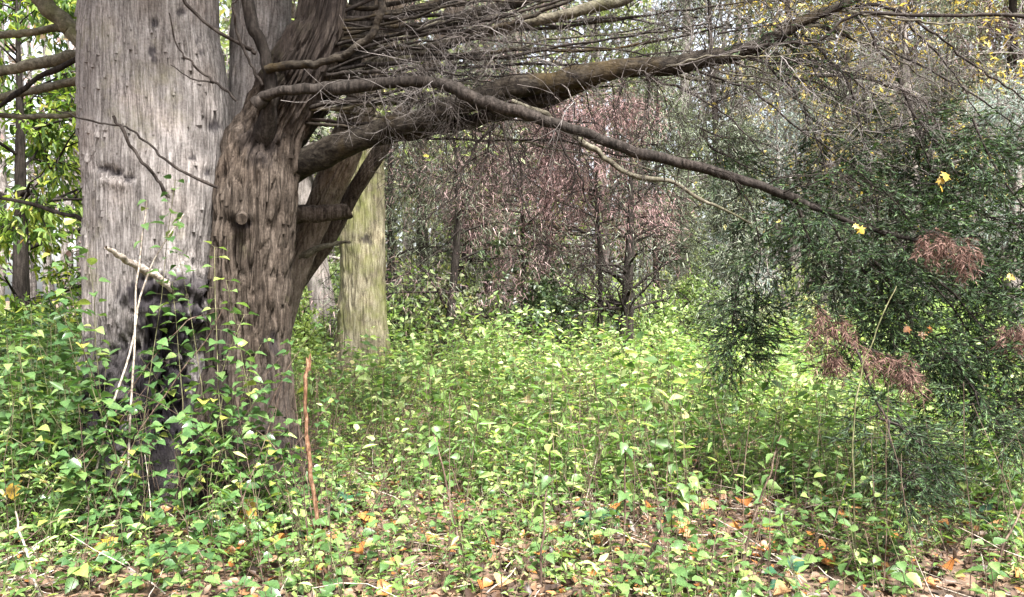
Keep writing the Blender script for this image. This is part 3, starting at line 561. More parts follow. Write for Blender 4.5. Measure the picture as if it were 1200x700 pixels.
bough(rng, [(820, 150), (850, 165), (870, 190), (880, 215)], [6.4, 6.4, 6.3, 6.3], 14, 0.35, n2=6, nb=9)
bough(rng, [(470, 96), (520, 84), (580, 92)], [6.9, 6.9, 6.9], 10, 0.3, n2=5, nb=7)
for pa in ([(950, 352), (975, 372), (1000, 392)], [(940, 385), (965, 398), (985, 412)], [(1010, 400), (1035, 418), (1058, 430)], [(1040, 425), (1070, 430)], [(1115, 280), (1130, 292)], [(1180, 375), (1200, 390)], [(1080, 268), (1100, 275)]):
    bough(rng, pa, np.linspace(4.82, 4.72, len(pa)), 6+len(pa)*3, 0.20, n2=6, L2=0.14, nb=12, mats=('dead_spray',), name='dead_spray', droop=0.3, blade=0.045, wd=0.004, r0=0.004, label='brown dead spray among the green')
# the crown overhead, above the picture: it shades the limbs and the near ground
def crown():
    r_ = np.random.default_rng(404); m = MB()
    n = 46; S = np.stack([r_.uniform(-3.2, -2.0, n), r_.uniform(5.9, 6.6, n), r_.uniform(4.8, 8.5, n)], 1)
    a = r_.uniform(0, 2*np.pi, n); D = np.stack([np.cos(a), np.sin(a), r_.uniform(.05, .5, n)], 1)
    A = grow(S, D, r_.uniform(2.2, 5.0, n), 9, .08, .01, r_); V, Q = tubes(A, np.linspace(.06, .012, 9)[None]*np.ones((n, 1)), 5); m.add(V, Q, 0, 1)
    S, D, _, _ = sprout(A, 9, r_, .2, 1, (35, 75)); B = grow(S, D, r_.uniform(.5, 1.4, len(S)), 6, .12, .02, r_); V, Q = tubes(B, np.full((len(S), 6), .007), 3); m.add(V, Q, 0, 1)
    k = r_.integers(0, len(B), 15000); i = r_.integers(1, 6, 15000); p = B[k, i] + r_.normal(0, .12, (15000, 3))
    ok = p[:, 2] > 1.95+0.385*np.maximum(p[:, 1], 0)
    leaves(m, p[ok], r_.normal(0, 1, (ok.sum(), 3)), r_.uniform(.10, .26, ok.sum()), LEAF2, r_, width=.7, jit=.8)
    part(m, 'crown', [M['cypress'], M['limb']], kind='stuff')
crown()
# yellow leaves caught in the boughs
ml = maple()
def caught(px, py, d, s, mat='yellow', lab='yellow leaf caught in the dark green bough'):
    m = MB(); r_ = np.random.default_rng(int(px*7+py)); n = 1
    D = norm(np.array([[r_.normal(), -0.6, -0.9]])); leaves(m, P(px, py, d)[None], D, s, ml, r_, up=np.array([[r_.normal()*.5, -1, 0.3]]), jit=0.3)
    part(m, 'leaf', M[mat])
for a in [(1098, 210, 5.1, .055), (1108, 202, 5.1, .075), (1103, 218, 5.1, .05), (1006, 266, 5.1, .06), (1180, 322, 5.0, .06), (1000, 263, 5.1, .05)]: caught(*a)
for a in [(1066, 383, 5.05, .06), (1080, 388, 5.05, .06), (1092, 384, 5.05, .05)]: caught(*a, mat='orange')

# ------------------------------------------------------------------ background trees and shrubs
def back_tree(name, label, px, d, h, r, seed, lmat, bmat='far_bark', crown=(0.25, 1.0), spread=0.35, leaf=0.16, nleaf=5000, tpl=LEAF2, n1=26, n2=5, n3=3, lean=0.0,
              droop=0.03, ang=(45, 80), group='trees standing round the clearing', width=1.0, twigmat=None, wig=0.10, cat='tree', fall=0.0, leafdrop=0.2, z0=0.0, clump=0.25, trunk_bark=None):
    rng = np.random.default_rng(seed)
    x = (px-CX)/F*d; b = np.array([x, d, float(ground_z(x, d)) - 0.1])
    t = thing(name, label, cat, b, group)
    K = 12; zz = np.linspace(0, 1, K)
    tp = np.stack([lean*zz*h + 0.03*h*(vnoise(zz*3, seed, 0, 1)-0.5), 0.03*h*(vnoise(zz*3, seed+9, 0, 2)-0.5), zz*h], 1)
    tr = r*(1-0.93*zz)*(1+0.5*np.exp(-zz*h/0.35))
    m = MB()
    if trunk_bark:
        pass
    pc = catmull(np.column_stack([tp, tr]), 60)
    V, Q = tubes(pc[None, :, :3], pc[None, :, 3], 18)
    Vr = V.reshape(60, 18, 3); kk = 1 + 0.14*(vnoise(np.arange(60)[:, None]*0.8, np.arange(18)[None]*0.9, 0, seed)-0.5)
    V = (pc[:, None, :3] + (Vr-pc[:, None, :3])*kk[..., None]).reshape(-1, 3)
    m.add(V, Q); m.build('trunk', M[bmat], t)
    S, D, _, tt = sprout(tp[None], n1, rng, crown[0], min(crown[1], 0.98), ang)
    taper = 1 - 0.65*(tt-crown[0])/(1-crown[0])
    A = grow(S, D, rng.uniform(0.6, 1.1, n1)*spread*h*taper, 8, wig, droop, rng)
    c = MB(); V, Q = tubes(A, max(.02, r*0.28)*np.linspace(1, .2, 8)[None]*taper[:, None], 4); c.add(V, Q, 0, 1)
    L2 = spread*h*0.45
    S, D, pi, _ = sprout(A, n2, rng, 0.25, 1.0, (30, 65)); B = grow(S, D, rng.uniform(.5, 1.0, len(S))*L2*taper[pi], 4, wig*1.3, droop*1.5, rng)
    V, Q = tubes(B, max(.007, r*0.09)*np.linspace(1, .35, 4)[None]*np.ones((len(S), 1)), 3); c.add(V, Q, 0, 1)
    if n3:
        S, D, pi, _ = sprout(B, n3, rng, 0.2, 1.0, (25, 60)); Cc = grow(S, D, rng.uniform(.5, 1.0, len(S))*L2*0.5, 2, wig*1.5, droop*2, rng)
        V, Q = tubes(Cc, max(.004, r*0.045)*np.linspace(1, .5, 2)[None]*np.ones((len(S), 1)), 3); c.add(V, Q, 0, 1)
    else: Cc = B
    mats = [M[lmat], M[twigmat or bmat]]
    if nleaf:
        k = rng.integers(0, len(Cc), nleaf); u = rng.random(nleaf)*(Cc.shape[1]-1)*0.999; i = u.astype(int); f = (u-i)[:, None]
        pos = Cc[k, i]*(1-f) + Cc[k, i+1]*f + rng.normal(0, clump*leaf*2, (nleaf, 3))
        D = norm(Cc[k, i+1]-Cc[k, i]) + rng.normal(0, 0.7, (nleaf, 3)) + np.array([[0, 0, -leafdrop]])
        tone = np.clip(rng.random(nleaf)*0.6 + 0.4*rng.random(len(Cc))[k], 0, 1)
        leaves(c, pos, D, rng.uniform(.6, 1.3, nleaf)*leaf, tpl, rng, width=width, rnd=tone, jit=0.9)
    c.build('crown', mats, t, kind='stuff')
    return t

def shrub(name, label, px, d, h, wid, seed, lmat, leaf=0.08, nleaf=3000, nst=14, bmat='twig', group='shrubs at the back of the clearing', tpl=LEAF2, width=1.0, cat='shrub', up=0.8, leafdrop=0.3):
    rng = np.random.default_rng(seed); x = (px-CX)/F*d; b = np.array([x, d, float(ground_z(x, d))-0.03])
    t = thing(name, label, cat, b, group)
    S = rng.normal(0, 0.05*wid, (nst, 3)); S[:, 2] = 0
    D = rng.normal(0, 1, (nst, 3)); D[:, 2] = up*2; D[:, :2] *= wid/h*0.7
    A = grow(S, D, rng.uniform(.6, 1.05, nst)*math.hypot(h, wid*0.4), 8, 0.1, 0.05, rng)
    st = MB(); V, Q = tubes(A, 0.012*h**0.5*np.linspace(1, .3, 8)[None]*np.ones((nst, 1)), 5); st.add(V, Q); st.build('stems', M[bmat], t, kind='stuff')
    S, D, _, _ = sprout(A, 8, rng, 0.2, 1.0, (35, 75)); B = grow(S, D, rng.uniform(.4, 1, len(S))*0.38*h, 5, 0.15, 0.05, rng)
    c = MB(); V, Q = tubes(B, 0.004*h**0.5*np.ones((len(S), 5)), 3); c.add(V, Q, 0, 1)
    k = rng.integers(0, len(B), nleaf); u = rng.random(nleaf)*3.999; i = u.astype(int); f = (u-i)[:, None]
    pos = B[k, i]*(1-f)+B[k, i+1]*f + rng.normal(0, leaf*0.5, (nleaf, 3))
    Dd = B[k, i+1]-B[k, i]; Dd = norm(Dd) + rng.normal(0, .7, (nleaf, 3)) + np.array([[0, 0, -leafdrop]])
    leaves(c, pos, Dd, rng.uniform(.6, 1.3, nleaf)*leaf, tpl, rng, width=width, jit=0.8)
    c.build('foliage', [M[lmat], M[bmat]], t, kind='stuff')
    return t

# the mossy green trunk behind the twin stem
def mossy():
    x = (424-CX)/F*13.0; b = np.array([x, 13.0, 0.0])
    t = thing('mossy_tree', 'straight tree trunk coated in yellow-green moss just behind the leaning stems', 'tree', b)
    m = MB(); m.add(*bark_stem([(-900, 436, 452), (-400, 420, 448), (0, 412, 446), (120, 408, 448), (200, 402, 449), (280, 399, 452), (340, 398, 453), (400, 396, 456), (440, 391, 463), (475, 378, 478)], 13.0, 61, groove=0.022, gw=0.06, dz=0.05, nu=150, lump=0.025,
        dents=[(432, 282, 8, 6, 0.04), (420, 240, 4, 4, 0.03), (448, 275, 5, 8, -0.05), (436, 205, 5, 5, .03)], stains_and_shade=[(428, 280, 7, 5, .8), (434, 284, 4, 4, .8), (436, 206, 4, 4, .8), (420, 244, 3, 3, .6)]))
    part(m, 'trunk', M['bark_moss2'], parent=t, org=b)
    rng = np.random.default_rng(3); c = MB()
    A = grow(np.array([[0, 0, z] for z in rng.uniform(4.6, 9, 14)])+0, rng.normal(0, 1, (14, 3))*[1, 1, .3], 2.2, 8, .1, .02, rng)
    V, Q = tubes(A, 0.05*np.linspace(1, .2, 8)[None]*np.ones((14, 1)), 5); c.add(V, Q, 0, 1)
    k = rng.integers(0, 14, 1500); i = rng.integers(2, 8, 1500)
    leaves(c, A[k, i]+rng.normal(0, .35, (1500, 3)), rng.normal(0, 1, (1500, 3)), .14, LEAF2, rng)
    c.build('crown', [M['paleleaf'], M['bark_moss']], t, kind='stuff')
M['bark_moss2'] = bark_mat('mossy trunk bark', (0.028, 0.024, 0.016), (0.082, 0.072, 0.048), (0.165, 0.15, 0.105), moss=(0.082, 0.088, 0.027), moss_amt=0.42, sx=14, sz=1.6, attr=True, bump=0.8)
mossy()

# left: broadleaf trees
back_tree('maple_tree', 'bright green maple filling the gap at the left edge', 20, 12.5, 6.5, 0.16, 101, 'maple', 'bark_dark', crown=(0.18, 1), spread=0.42, leaf=0.15, nleaf=9000, tpl=LEAF4, n1=26, n2=5, n3=3, leafdrop=0.8, width=0.9, group='broadleaf trees beyond the twin stem')
back_tree('maple_tree', 'taller thinner maple behind the bright green one', -90, 19, 9, 0.2, 102, 'maple', 'bark_dark', crown=(0.2, 1), spread=0.34, leaf=0.17, nleaf=6000, tpl=LEAF2, n1=24, n2=5, n3=3, leafdrop=0.8, group='broadleaf trees beyond the twin stem')
shrub('leafy_shrub', 'low green shrub beside the base of the maple', 60, 10.5, 1.9, 2.4, 103, 'maple', 0.12, 1500, group='low shrubs at the left edge', tpl=LEAF4, leafdrop=.6)
shrub('leafy_shrub', 'pale green shrub left of the grey main stem', 10, 8.5, 1.35, 2.0, 104, 'near', 0.10, 1100, group='low shrubs at the left edge', tpl=LEAF4, leafdrop=.6)
# between trunk and mossy tree
back_tree('grey_tree', 'grey trunk leaning behind the mossy tree', 385, 20, 13, 0.36, 110, 'greygreen', 'far_bark', crown=(0.3, 1), spread=0.2, leaf=0.2, nleaf=2500, lean=-0.11)
shrub('leafy_shrub', 'light green bush seen between the leaning stem and the mossy trunk', 365, 17, 1.7, 3.0, 111, 'limegreen', 0.10, 2200)
# dead mauve conifers
BL = dict(tpl=BLADE1, width=0.085, leafdrop=0.5)
back_tree('dead_conifer', 'conifer hung with dull mauve dead foliage beside the mossy trunk', 530, 15, 10, 0.09, 121, 'mixed', 'bark_dark', crown=(0.09, 1), spread=0.22, leaf=0.15, nleaf=20000, n1=54, n2=6, n3=3, droop=0.10, clump=0.5, **BL, group='conifers with dead mauve foliage')
back_tree('dead_conifer', 'low conifer with the brightest pinkish drooping dead foliage over the small dark trunk', 700, 15.5, 5.6, 0.07, 122, 'mauve_bright', 'bark_dark', crown=(0.42, 1), spread=0.42, leaf=0.14, nleaf=15000, n1=44, n2=6, n3=3, droop=0.14, clump=0.5, **BL, group='conifers with dead mauve foliage')
back_tree('dead_conifer', 'thin conifer with dull mauve sprays left of the pinkish one', 610, 16.5, 6.0, 0.07, 222, 'mauve', 'bark_dark', crown=(0.34, 1), spread=0.36, leaf=0.14, nleaf=14000, n1=40, n2=6, n3=3, droop=0.14, clump=0.5, **BL, group='conifers with dead mauve foliage')
back_tree('dead_conifer', 'grey-mauve conifer high behind the thick limb', 600, 24, 17, 0.22, 123, 'mixed', 'far_bark', crown=(0.2, 1), spread=0.2, leaf=0.34, nleaf=9000, n1=50, n2=6, n3=3, droop=0.08, clump=0.35, **BL, group='conifers with dead mauve foliage')
back_tree('conifer', 'dark grey-green conifer behind the mossy trunk', 490, 21, 15, 0.2, 124, 'greygreen', 'bark_dark', crown=(0.12, 1), spread=0.22, leaf=0.3, nleaf=11000, n1=50, n2=6, n3=3, droop=0.06, clump=0.4, **BL, group='green conifers behind the clearing')
back_tree('conifer', 'grey-green conifer right behind the pink dead foliage', 835, 25, 16, 0.16, 125, 'greygreen', 'bark_dark', crown=(0.1, 1), spread=0.2, leaf=0.3, nleaf=8000, n1=50, n2=6, n3=3, droop=0.06, clump=0.4, **BL, group='green conifers behind the clearing')
back_tree('small_conifer', 'small dark trunk with bare side branches in the middle of the clearing', 736, 14.5, 4.4, 0.15, 126, 'greygreen', 'bark_dark', crown=(0.2, 1), spread=0.3, leaf=0.14, nleaf=1300, n1=40, n2=5, n3=3, droop=0.05, clump=0.4, **BL, group='green conifers behind the clearing')
back_tree('leaning_tree', 'dark curved trunk leaning out low beside the mossy tree', 490, 17, 4.2, 0.14, 127, 'greygreen', 'bark_dark', crown=(0.5, 1), spread=0.25, leaf=0.2, nleaf=900, n1=14, lean=0.42, **BL)
back_tree('cedar', 'pale blue-grey cedar behind the hanging bough', 915, 22, 6.6, 0.22, 128, 'bluegreen', 'far_bark', crown=(0.2, 1), spread=0.4, leaf=0.15, nleaf=16000, n1=44, n2=6, n3=3, droop=0.06, clump=0.4, **BL)
back_tree('cedar', 'pale blue-grey cedar at the right edge', 1190, 17, 6.0, 0.22, 129, 'bluegreen', 'far_bark', crown=(0.2, 1), spread=0.36, leaf=0.14, nleaf=13000, n1=44, n2=6, n3=3, droop=0.06, clump=0.4, **BL)
for k, (px, d, h, mt, lab) in enumerate([(455, 16.5, 7, 'greygreen', 'low grey-green conifer hard beside the mossy trunk'), (570, 19, 9, 'greygreen', 'dull green conifer filling the space above the evergreen bush'), (640, 22, 10, 'mixed', 'grey-green conifer with some dead mauve foliage behind the pink tree'),
        (770, 20, 8, 'greygreen', 'loose grey-green conifer right behind the small dark trunk'), (860, 18, 5.5, 'greygreen', 'low green conifer left behind the hanging bough'), (1010, 20, 8, 'greygreen', 'green conifer behind the middle of the hanging bough'), (1110, 19, 9, 'mixed', 'greyish conifer behind the right part of the bough'), (545, 26, 16, 'greygreen', 'tall green conifer above the curved leaning trunk')]):
    back_tree('conifer', lab, px, d, h, 0.11, 170+k, mt, 'bark_dark', crown=(0.08, 1), spread=0.2, leaf=0.16, nleaf=12000, n1=48, n2=6, n3=3, droop=0.07, clump=0.5, **BL, group='green conifers behind the clearing')
for k, (px, d, h, wd, mt, lf, n, lab) in enumerate([(470, 15, 1.9, 2.0, 'field_far', .11, 1500, 'light green shrub at the foot of the mossy trunk'), (520, 16, 2.2, 2.0, 'paleleaf', .11, 1700, 'hazy pale shrub in front of the curved leaning trunk'), (690, 19, 2.0, 1.6, 'field_far', .11, 1600, 'fresh green shrub left of the small dark trunk'),
        (785, 17, 1.7, 2.0, 'field_far', .11, 1700, 'rounded green shrub right of the small dark trunk'), (850, 21, 2.6, 2.6, 'field_far', .12, 2200, 'taller green shrub left behind the bough'), (1040, 17, 2.0, 2.6, 'field_far', .11, 2000, 'green shrub behind the middle of the bough'), (640, 27, 4.4, 3.6, 'greygreen', .18, 2600, 'tall grey-green shrub far behind the dark bush'), (350, 24, 3.6, 3.0, 'field_far', .16, 2200, 'tall green shrub seen in the gap beside the leaning stem')]):
    shrub('leafy_shrub', lab, px, d, h, wd, 260+k, mt, lf, n)
# twiggy autumn trees to the right
tw = dict(twigmat='twig_grey')
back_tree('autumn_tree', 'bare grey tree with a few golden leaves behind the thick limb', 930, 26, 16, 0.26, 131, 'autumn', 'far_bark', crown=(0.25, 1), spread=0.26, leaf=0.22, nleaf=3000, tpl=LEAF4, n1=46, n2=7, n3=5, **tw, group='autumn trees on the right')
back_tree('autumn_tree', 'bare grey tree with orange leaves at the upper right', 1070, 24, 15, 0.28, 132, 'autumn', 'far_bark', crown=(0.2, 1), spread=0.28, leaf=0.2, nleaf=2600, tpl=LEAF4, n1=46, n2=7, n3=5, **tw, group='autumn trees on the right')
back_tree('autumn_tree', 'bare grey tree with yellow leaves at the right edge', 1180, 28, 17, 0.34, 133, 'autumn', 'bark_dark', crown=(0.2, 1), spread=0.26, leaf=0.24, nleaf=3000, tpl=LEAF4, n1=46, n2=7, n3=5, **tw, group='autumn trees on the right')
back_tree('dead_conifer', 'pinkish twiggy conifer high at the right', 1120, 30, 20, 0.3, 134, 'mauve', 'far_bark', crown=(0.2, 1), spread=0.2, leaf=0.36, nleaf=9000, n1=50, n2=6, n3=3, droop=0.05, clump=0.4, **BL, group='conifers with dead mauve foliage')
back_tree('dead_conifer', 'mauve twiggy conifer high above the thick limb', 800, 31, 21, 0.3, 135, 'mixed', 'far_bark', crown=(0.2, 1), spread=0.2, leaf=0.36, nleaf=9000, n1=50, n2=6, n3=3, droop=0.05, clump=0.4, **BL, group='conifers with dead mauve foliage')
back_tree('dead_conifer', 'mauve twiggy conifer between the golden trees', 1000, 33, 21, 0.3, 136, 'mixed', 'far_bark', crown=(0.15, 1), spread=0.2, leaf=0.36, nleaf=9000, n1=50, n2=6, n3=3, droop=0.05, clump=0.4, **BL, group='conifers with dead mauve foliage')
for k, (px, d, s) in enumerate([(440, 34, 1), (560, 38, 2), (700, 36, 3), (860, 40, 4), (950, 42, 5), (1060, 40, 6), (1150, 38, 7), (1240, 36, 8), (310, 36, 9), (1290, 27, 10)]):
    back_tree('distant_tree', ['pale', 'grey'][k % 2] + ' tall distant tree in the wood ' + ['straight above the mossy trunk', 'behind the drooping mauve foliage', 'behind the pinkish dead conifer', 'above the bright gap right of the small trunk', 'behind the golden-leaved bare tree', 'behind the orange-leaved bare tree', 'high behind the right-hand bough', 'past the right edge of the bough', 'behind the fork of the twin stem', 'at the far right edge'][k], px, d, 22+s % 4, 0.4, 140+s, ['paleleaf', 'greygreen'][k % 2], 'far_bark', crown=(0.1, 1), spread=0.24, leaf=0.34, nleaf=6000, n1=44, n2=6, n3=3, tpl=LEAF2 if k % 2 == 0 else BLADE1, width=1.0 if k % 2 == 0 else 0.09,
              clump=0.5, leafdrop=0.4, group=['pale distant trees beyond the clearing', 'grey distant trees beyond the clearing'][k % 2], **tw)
# shrubs at the back
shrub('evergreen_bush', 'dark glossy evergreen bush under the mauve foliage', 610, 15.5, 2.1, 2.6, 151, 'evergreen', 0.10, 5000)
shrub('evergreen_bush', 'dark evergreen bush at the foot of the pinkish conifer', 660, 16, 1.9, 1.8, 152, 'evergreen', 0.10, 3500)
shrub('lime_bush', 'yellow-green bush just left of the small dark trunk', 706, 24, 2.3, 1.5, 153, 'limegreen', 0.10, 2600)
shrub('lime_bush', 'bright yellow-green clump seen through the mauve foliage', 585, 28, 6.0, 2.6, 154, 'limegreen', 0.2, 2400)
shrub('leafy_shrub', 'pale sapling clump with large light leaves in front of the dark bush', 560, 14, 1.55, 1.4, 155, 'field_far', 0.15, 420, nst=8, tpl=LEAF4)
shrub('leafy_shrub', 'light shrub in the sunny gap right of the small dark trunk', 800, 24, 2.3, 3.6, 156, 'paleleaf', 0.12, 4200)
shrub('leafy_shrub', 'pale shrub far back in the bright gap', 830, 32, 4.0, 5.0, 157, 'paleleaf', 0.18, 4200)
shrub('leafy_shrub', 'broad shrub behind the hanging green bough', 960, 20, 2.2, 4.5, 158, 'paleleaf', 0.12, 4200)
shrub('leafy_shrub', 'green shrub at the right edge behind the bough', 1150, 16, 1.9, 3.5, 159, 'field_far', 0.11, 3600)
shrub('twiggy_shrub', 'bare brown twiggy shrub beside the small dark trunk', 770, 19, 1.7, 1.8, 160, 'evergreen', 0.08, 1200, nst=26)
shrub('twiggy_shrub', 'mauve twiggy shrub between the mossy trunk and the dark bush', 475, 17, 2.2, 1.8, 161, 'mauve', 0.14, 1800, nst=26, tpl=BLADE, width=.06)
shrub('leafy_shrub', 'fresh green shrub behind the curved leaning trunk', 500, 20, 2.3, 2.2, 162, 'limegreen', 0.12, 2200)

# ------------------------------------------------------------------ far wood
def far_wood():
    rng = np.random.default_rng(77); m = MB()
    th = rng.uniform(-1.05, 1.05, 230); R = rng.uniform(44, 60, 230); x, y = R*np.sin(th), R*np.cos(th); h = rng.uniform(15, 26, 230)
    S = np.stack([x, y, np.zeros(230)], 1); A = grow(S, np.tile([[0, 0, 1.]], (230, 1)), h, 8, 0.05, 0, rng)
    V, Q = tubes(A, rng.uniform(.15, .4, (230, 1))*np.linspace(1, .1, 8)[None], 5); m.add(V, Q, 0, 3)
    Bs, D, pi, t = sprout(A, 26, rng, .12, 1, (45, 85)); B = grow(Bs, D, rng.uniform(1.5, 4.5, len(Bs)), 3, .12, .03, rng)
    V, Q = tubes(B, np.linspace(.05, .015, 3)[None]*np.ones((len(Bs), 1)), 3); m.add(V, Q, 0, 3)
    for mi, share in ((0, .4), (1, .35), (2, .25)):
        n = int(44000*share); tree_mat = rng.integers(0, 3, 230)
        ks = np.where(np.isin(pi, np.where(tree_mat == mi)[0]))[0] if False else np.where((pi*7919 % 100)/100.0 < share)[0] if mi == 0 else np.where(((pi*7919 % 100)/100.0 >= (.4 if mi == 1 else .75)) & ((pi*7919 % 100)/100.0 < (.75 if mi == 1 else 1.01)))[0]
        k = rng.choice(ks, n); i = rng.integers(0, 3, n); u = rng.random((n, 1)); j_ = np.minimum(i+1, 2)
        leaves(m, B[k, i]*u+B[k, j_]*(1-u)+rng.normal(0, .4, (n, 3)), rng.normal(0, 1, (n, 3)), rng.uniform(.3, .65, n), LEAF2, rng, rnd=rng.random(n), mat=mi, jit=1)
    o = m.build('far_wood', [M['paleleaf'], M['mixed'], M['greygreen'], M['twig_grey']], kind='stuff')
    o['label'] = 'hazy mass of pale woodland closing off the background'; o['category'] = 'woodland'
far_wood()

# ------------------------------------------------------------------ undergrowth
def keep_clear(x, y):
    c1 = np.hypot(x-P(180, 500, 6.3)[0], y-6.35) < 0.62
    c2 = np.hypot(x-P(290, 500, 6.2)[0], y-6.2) < 0.48
    c3 = np.hypot(x-P(424, 400, 13)[0], y-13) < 0.5
    return ~(c1 | c2 | c3)

def plants(m, rng, x, y, h, tpl, levels, per, leaf, mat, smat, stem_r=0.003, lean=0.16, low=0.3, jit=0.45, droop=0.35):
    n = len(x); z = ground_z(x, y)
    S = np.stack([x, y, z-0.02], 1); D = rng.normal(0, lean, (n, 3)); D[:, 2] = 1
    A = grow(S, D, h, 3, 0.09, 0, rng)
    V, Q = tubes(A, stem_r*np.linspace(1, .5, 3)[None]*rng.uniform(.7, 1.3, (n, 1)), 3); m.add(V, Q, 0, smat)
    lv = np.linspace(low, 1, levels); az0 = rng.uniform(0, 2*np.pi, n); tone = rng.random(n)
    for li, t in enumerate(lv):
        f = t*1.999; i = int(f); f -= i; p = A[:, i]*(1-f)+A[:, i+1]*f
        for q in range(per):
            az = az0 + li*np.pi/2*1.1 + q*2*np.pi/per + rng.normal(0, .3, n)
            el = rng.normal(0.15, .35, n) - droop*(1-t)
            d = np.stack([np.cos(az)*np.cos(el), np.sin(az)*np.cos(el), np.sin(el)], 1)
            sz = leaf*rng.uniform(.65, 1.25, n)*(1.15-.45*t if li < levels-1 else .75)*np.clip(h/.5, .6, 1.25)
            ok = rng.random(n) < .9
            leaves(m, (p+d*0.015)[ok], d[ok], sz[ok], tpl, rng, rnd=np.clip(tone*.55+rng.random(n)*.45, 0, 1)[ok], mat=mat, jit=jit)

def scatter(rng, n, d0, d1, xmin=None, xmax=None):
    side = 0.0
    if xmin is None:            # the cover goes on a good step beyond both edges of the view
        xmin, xmax, side = -40, 1240, 1.1; n = int(n*(1+2*side*F/(1320*(d0+d1)*.55)))
    d = np.sqrt(rng.uniform(d0**2, d1**2, n)); e = side*F/d; px = xmin-e + rng.random(n)*(xmax-xmin+2*e); x = (px-CX)/F*d
    return x, d, px

rng = np.random.default_rng(5)
ug = MB()
SLIM = (LEAF4[0]*np.array([[1, .62, 1]]), LEAF4[1]); BROAD = (LEAF4[0]*np.array([[1, 1.45, 1]]), LEAF4[1])
def mixed(x, y, hs=1.0, near=True):
    n = len(x); kind = vnoise(x*.7, y*.7, 0, 71)*.7 + rng.random(n)*.3; size = .25+.8*vnoise(x*.55, y*.55, 0, 72)+.6*vnoise(x*1.4, y*1.4, 0, 74)+rng.normal(0, .15, n)
    for lo, hi, tpl, lv, leaf, mat, hh, kw in ((0, .36, SLIM, 8, .105, 0, (.3, 1.1), dict(lean=.28, droop=.5, low=.12)), (.36, .5, BROAD, 6, .085, 0, (.2, .75), dict(lean=.4, low=.12)), (.5, .64, BROAD, 6, .072, 4, (.2, .7), dict(lean=.4, droop=.1, low=.15)), (.64, 1.1, LEAF4, 8, .08, 0, (.25, 1.0), dict(lean=.32, low=.1))):
        o = (kind >= lo) & (kind < hi)
        if o.any(): plants(ug, rng, x[o], y[o], rng.uniform(*hh, o.sum())*np.clip(size[o], .35, 1.6)*np.clip(.5+(y[o]-4)*.085, .5, 1)*hs, tpl, lv, 2, leaf, mat, 2, **kw)
# middle distance
x, y, px = scatter(rng, 7400, 6.0, 13); ok = keep_clear(x, y) & (rng.random(len(x)) < .2+1.3*vnoise(x*.9, y*.9, 0, 21)); mixed(x[ok], y[ok])
# nearer, thinning out towards the camera
x, y, px = scatter(rng, 1500, 3.3, 6.2); ok = keep_clear(x, y) & (vnoise(x*1.3, y*1.3, 0, 24)+rng.normal(0, .12, len(x)) > .60-.10*(y-3.3)); mixed(x[ok], y[ok], .85)
# single taller weeds standing out of it
x, y, px = scatter(rng, 170, 5.6, 12, 350, 1250); plants(ug, rng, x, y, rng.uniform(.75, 1.2, len(x)), BROAD, 8, 2, .11, 0, 2, .004, lean=.2, low=.35)
# tall growth left of the twin stem
x, y, px = scatter(rng, 420, 5.4, 9.5, -60, 100); ok = keep_clear(x, y); x, y = x[ok], y[ok]
plants(ug, rng, x, y, rng.uniform(.7, 1.45, len(x)), LEAF4, 10, 2, .10, 3, 2, .004, lean=.12)
# far half
x, y, px = scatter(rng, 9500, 13, 40); ok = keep_clear(x, y); x, y = x[ok], y[ok]
plants(ug, rng, x, y, rng.uniform(.5, 1.15, len(x))*(.6+.7*vnoise(x*.3, y*.3, 0, 73)), LEAF2, 6, 2, .14, 1, 2, .004)
o = ug.build('undergrowth', [M['field'], M['field_far'], M['stem_green'], M['near'], M['limegreen']], kind='stuff'); o['label'] = 'sheet of knee-high bright green undergrowth across the clearing'; o['category'] = 'undergrowth'
# dead standing stems and grass in the undergrowth
ds = MB()
x, y, px = scatter(rng, 1900, 3.6, 12); ok = keep_clear(x, y); x, y = x[ok], y[ok]
A = grow(np.stack([x, y, ground_z(x, y)-.02], 1), np.column_stack([rng.normal(0, .22, (len(x), 2)), np.ones(len(x))]), rng.uniform(.3, 1.15, len(x)), 4, .10, 0, rng)
V, Q = tubes(A, np.linspace(.0028, .0012, 4)[None]*rng.uniform(.6, 1.5, (len(x), 1)), 3); ds.add(V, Q)
S, D, _, _ = sprout(A, 2, rng, .4, .95, (25, 60)); B = grow(S, D, rng.uniform(.06, .25, len(S)), 2, .1, 0, rng); V, Q = tubes(B, np.full((len(S), 2), .001), 3); ds.add(V, Q)
o = ds.build('dead_stems', M['stem_brown'], kind='stuff'); o['label'] = 'thin brown dead stems standing among the green leaves'; o['category'] = 'dead stems'

# low leaf cover close to the camera, too small to tell apart
lc = MB()
x, y, px = scatter(rng, 1000, 3.3, 6.5); ok = keep_clear(x, y) & (vnoise(x*1.1, y*1.1, 0, 31) > .34); x, y = x[ok], y[ok]
plants(lc, rng, x, y, rng.uniform(.06, .22, len(x)), LEAF4, 3, 2, .06, 0, 1, .0018, lean=.3, low=.4)
o = lc.build('ground_cover', [M['near'], M['stem_green']], kind='stuff'); o['label'] = 'low green ground cover growing through the fallen leaves'; o['category'] = 'ground cover'

